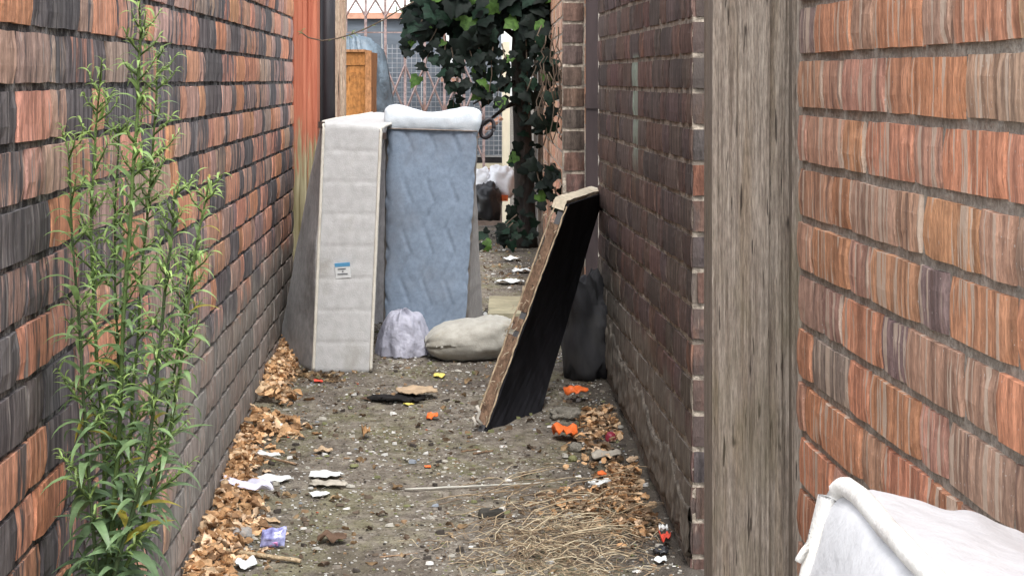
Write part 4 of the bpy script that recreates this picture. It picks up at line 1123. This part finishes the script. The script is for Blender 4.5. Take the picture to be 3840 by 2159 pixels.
# ------------------------------------------------------------------ litter, one thing at a time
WHP = simple('white_paper', (.68, .70, .69), .8, .12, (30, 30, 30), dirt=(.4, .37, .33), dsc=(30, 30, 30), dlo=.58, dhi=.7)
LVP = simple('lavender_tissue', (.58, .57, .68), .7, .15, (30, 30, 30))
CRD = simple('tan_card', (.42, .31, .205), .9, .2, (30, 30, 30)); GCD = simple('grey_card', (.36, .33, .28), .9, .25, (30, 30, 30), dirt=(.2, .17, .14))
CHR = simple('charred', (.012, .011, .011), .9, .3); YEL = simple('yellow_card', (.66, .55, .14), .8, .12, (30, 30, 30))
BRN = simple('dark_brown_scrap', (.12, .075, .05), .9, .3); CRIM = simple('crimson_plastic', (.30, .03, .06), .4, .25, spec=.5); RED = simple('red_scrap', (.6, .08, .05), .7)
S_ = scrap
S_('paper_scrap', 'yellow square of card on the dirt between the pillow and the charred board', 'card', YEL, 1105, 941, 30, 17, 1, .004, curl=.25, ragged=.12, ay=.05)
S_('paper_scrap', 'yellow sliver of card poking from under the charred board', 'card', YEL, 1028, 1016, 30, 9, 2, curl=.3)
S_('cardboard_sheet', 'torn tan cardboard sheet lying over a charred board', 'cardboard', CRD, 1045, 992, 120, 22, 3, .022, .003, .15, ay=.13, n=16, ragged=1.0)
S_('charred_board', 'charred black board fragment under the torn tan cardboard', 'board', CHR, 1000, 1003, 170, 20, 4, .004, .006, .6, ay=.10, n=18, ragged=1.3)
S_('cardboard_sheet', 'thin dark splinter of card beside the charred board', 'cardboard', BRN, 935, 1003, 60, 10, 5, .004, .002, .3)
S_('peel', 'small orange peel alone in the middle of the path', 'peel', ORG, 1087, 1047, 30, 17, 6, .004, .002, .8, ay=.028)
S_('plastic_scrap', 'folded orange plastic scrap lying on grey rubble beside the bed base', 'plastic', ORG, 1448, 1004, 66, 26, 7, .022, .003, .8, ay=.06, ragged=.12)
S_('plastic_scrap', 'crumpled orange plastic scrap on dead leaves near the red can', 'plastic', ORG, 1420, 1098, 66, 28, 8, .008, .003, 1.2, ay=.07, ragged=.15, n=12)
S_('peel', 'round orange peel beside the pale foil strip', 'peel', ORG, 1513, 1196, 24, 15, 9, .006, .003, .7, ay=.026)
S_('peel', 'tiny orange scrap beside the long brown stick', 'peel', ORG, 1095 - 20, 1173 + 2, 18, 8, 10, .002, .001, .5)
a = G(1536, 1116); lump('crushed_can', 'crushed crimson can among leaves near the brown wall', 'can', CRIM, a + Vector((0, .01, .012)), (.014, .016, .015), 4, .2, 2, 20, 14, .9)
STN = simple('grey_stone', (.20, .185, .155), .95, .3, (60, 60, 60), bd=.01, dirt=(.10, .095, .06)); MOSS = simple('mossy_stone', (.19, .19, .09), .95, .3, (60, 60, 60), bd=.01)
a = G(1425, 1058); lump('rubble_lump', 'grey lump of rubble under the folded orange plastic', 'stone', STN, a + Vector((0, .02, .013)), (.046, .035, .018), 7, .3, 2.4, 26, 16, .8)
a = G(1448, 1140); lump('stone', 'small grey stone beside the crumpled orange plastic', 'stone', STN, a + Vector((0, .01, .010)), (.019, .016, .014), 9, .3, 2.4, 20, 14, .85)
a = G(1440, 1162); lump('stone', 'small mossy yellow green stone in front of the grey stone', 'stone', MOSS, a + Vector((0, .008, .006)), (.012, .012, .009), 12, .3, 2.4, 18, 12, .85)
a = G(1235, 1306); lump('stone', 'dark flat block of stone beside the straw tangle', 'stone', simple('dark_block', (.045, .042, .036), .95, .3, bd=.01), a + Vector((0, .015, .009)), (.029, .02, .012), 2, .12, 1.6, 22, 14, .45)
S_('cardboard_sheet', 'flat strip of tan card against leaves by the brown wall', 'cardboard', GCD, 1525, 1150, 82, 22, 12, .010, .003, .35, ay=.07, rot=.3)
S_('cardboard_sheet', 'pale card scrap lying beside the grey rubble lump', 'cardboard', GCD, 1440, 1050, 66, 14, 13, .006, .004, .3)
S_('foil_strip', 'pale twisted foil strip in front of the round orange peel', 'foil', WHP, 1508, 1222, 66, 18, 14, .010, .001, .9, ay=.03, rot=.25)
S_('paper_scrap', 'blue white paper scrap in the shade under the sack', 'paper', LVP, 1478, 945, 70, 16, 15, .01, .001, .4, rot=.3)
TISS = [(620, 1246, 140, 34, LVP, 'long lavender tissue strip lying over the leaf drift', .04), (685, 1207, 108, 14, WHP, 'ragged white paper strip beside the lavender tissue', .04), (820, 1196, 88, 12, WHP, 'torn white paper scrap with frayed ends in mid path', .05), (825, 1218, 96, 14, GCD, 'grey torn paper strip in front of the frayed white scrap', .04), (803, 1243, 52, 9, WHP, 'small flat white paper triangle in front of the grey torn strip', .03), (662, 1148, 84, 14, WHP, 'white paper strip tucked behind the long brown stick', .03), (682, 1072, 64, 9, WHP, 'flat cream scrap of paper beside the leaf drift corner', .04), (812, 1138, 50, 14, CRD, 'peach paper scrap curled in the middle of the path', .03),
        (618, 1420, 54, 22, WHP, 'white crumpled paper in front of the split wooden stick', .05), (1288, 652, 46, 12, WHP, 'white paper scrap at the foot of the far litter', .12), (1312, 682, 52, 12, WHP, 'bent white paper strip beyond the leaning bed base', .12), (1280, 709, 74, 14, WHP, 'long white board scrap on the ground beyond the pillow', .12), (1660, 1415, 30, 10, WHP, 'small white scrap in the dark corner by the brown wall', .03)]
for k, (x, y, ww, hh, mt, lb, ay) in enumerate(TISS):
    S_('paper_scrap', lb, 'paper', mt, x, y, ww * 1.12, hh, 30 + k, .006 if k else .03, .0012, .6, ay=ay * 1.2, n=14, ragged=.55, rot=R.uniform(-.25, .1))
S_('food_wrapper', 'red white and black food wrapper in the corner by the straw', 'wrapper', RED, 1672, 1368, 34, 26, 51, .012, .001, .9, ay=.04)
S_('food_wrapper', 'black glossy wrapper under the red and white one', 'wrapper', PLBK, 1664, 1392, 44, 18, 52, .006, .001, .7, ay=.04)
S_('paper_scrap', 'white curl of paper on top of the red wrapper', 'paper', WHP, 1668, 1360, 30, 20, 53, .025, .001, .9, ay=.02, rot=.9)
S_('plastic_scrap', 'red plastic sliver near the foot of the white mattress', 'plastic', RED, 800, 957, 26, 8, 54, .004, .001, .5)
S_('cardboard_sheet', 'dark bent card flap by the corner of the leaf drift', 'cardboard', BRN, 700, 958, 54, 10, 55, .008, .003, .5)
S_('leaf_scrap', 'dark brown folded leaf in front of the purple wrapper', 'leaf', BRN, 835, 1360, 78, 22, 56, .008, .001, .9, ay=.05)
S_('leaf_scrap', 'upright brown leaf scrap in the middle of the path', 'leaf', simple('brown_leaf', (.26, .15, .07), .9, .3), 920, 1094, 24, 24, 57, .006, .001, 1.3, ay=.03)
S_('cardboard_sheet', 'black scrap of felt behind the cream pillow', 'cardboard', CHR, 1258, 797, 42, 10, 58, .01, .003, .5)
# clear bottle sleeve and purple wrapper
CLR = bag_mat('clear_plastic', (.50, .50, .49), .6, .2)
a = G(602, 1362); q = MB(); pts = [a + Vector((-.027 + .054 * i / 6, .006 * i / 6, .016)) for i in range(7)]
q.tube(pts, [.010, .014, .015, .0135, .0145, .015, .012], 14)
for i, v in enumerate(q.v): q.v[i] = tuple(Vector(v) + Vector((0, 0, .004 * nz(v[0] * 90, v[1] * 90, v[2] * 90))))
tag(q.build('plastic_sleeve', CLR, None, True), 'crushed clear plastic sleeve beside the purple wrapper', 'plastic')
PUR = simple('purple_foil', (.20, .20, .48), .25, .3, (60, 60, 60), spec=.7, col2=(.42, .44, .70)); PNK = simple('pink_foil', (.42, .16, .33), .3, .2, spec=.6)
a = G(686, 1378); root = thing('snack_wrapper', 'shiny purple and pink snack wrapper beside the clear sleeve', 'wrapper', tuple(a))
def wrap(x0, x1, z0, z1, mat, nm, sd):
    q = MB(); v = []; n = 10
    for s_ in (0, 1):
        for j in range(n + 1):
            for i in range(n + 1):
                u, t = i / n, j / n
                puff = .014 * math.sin(math.pi * u) ** .6 * math.sin(math.pi * t) ** .6 * (1 if s_ == 0 else -.5)
                q3 = Vector((lerp(x0, x1, u) + .004 * (t - .5), -puff + .012 * t, lerp(z0, z1, t) + .006 * u * t + .003 * nz(u * 4, t * 4, sd)))
                v.append(a + q3 + Vector((0, .004 * nz(u * 5, t * 5, sd + s_), .004)))
    o = (n + 1) ** 2
    f = [(j * (n + 1) + i, j * (n + 1) + i + 1, (j + 1) * (n + 1) + i + 1, (j + 1) * (n + 1) + i) for j in range(n) for i in range(n)]
    q.add(v, f + [tuple(o + k for k in reversed(t)) for t in f]); q.build(nm, mat, root, True)
wrap(-.026, .027, 0, .036, PUR, 'pouch', 1); wrap(-.012, .018, .002, .017, PNK, 'folded_flap', 6)
# sticks
def stick(name, label, cat, mat, a, b_, ra, rb, n=8, lift=(0.0, 0.0), sag=.002):
    q = MB(); p0, p1 = G(*a), G(*b_); p0.z += ra + lift[0]; p1.z += rb + lift[1]
    q.tube([lerp(p0, p1, i / n) + Vector((0, 0, sag * nz(i * .8, a[0]))) for i in range(n + 1)], [lerp(ra, rb, i / n) for i in range(n + 1)], 8)
    return tag(q.build(name, mat, None, True), label, cat)
STK = wood_mat('split_stick', (.34, .25, .15), (.52, .42, .28), (.26, .18, .11), (60, 60, 60)); STB = wood_mat('brown_stick', (.20, .13, .08), (.33, .22, .14), (.14, .09, .06), (60, 60, 60))
CANE = simple('pale_cane', (.44, .43, .38), .6, .15)
stick('garden_cane', 'long thin pale cane lying across the path by the straw', 'cane', CANE, (1018, 1234), (1415, 1224), .0024, .0018, 12, (.004, .012))
stick('wooden_stick', 'split pale wooden stick in front of the purple wrapper', 'stick', STK, (552, 1396), (756, 1418), .0055, .0048, 8, (.006, .003))
stick('wooden_stick', 'long brown stick lying across the leaf drift', 'stick', STB, (546, 1140), (745, 1172), .0045, .003, 8, (.016, .002))
stick('twig', 'short dark twig beside the foot of the bed base', 'twig', STB, (1160, 1135), (1205, 1128), .003, .002, 6)
stick('twig', 'thin reddish twig lying in front of the bed base', 'twig', STB, (1190, 1142), (1240, 1134), .003, .002, 6)
stick('twig', 'crooked grey twig in the dirt before the straw', 'twig', STB, (955, 1402), (1050, 1392), .002, .0015, 6)
q = MB(); p0 = G(662, 962); p1 = P(640, 905, p0.y + .02); p1.x = max(p1.x, LW(p1.y) + .012)
q.tube([p0 + Vector((0, 0, .004)), p1], [.006, .004], 8); tag(q.build('wooden_stick', STK, None, True), 'short pale stick propped upright against the foot of the sooty wall', 'stick')
# small black and white tin
a = G(1221, 796); root = thing('tin', 'small black tin with a white face beside the blue mattress foot', 'tin', tuple(a))
q = MB(); q.tube([a + Vector((0, 0, .012)), a + Vector((.010, .03, .012))], .0125, 18); q.build('shell', BLK, root)
q = MB(); q.tube([a + Vector((-.0008, -.0016, .012)), a + Vector((-.0004, -.0008, .012))], .0085, 16); q.build('lid', WHP, root)
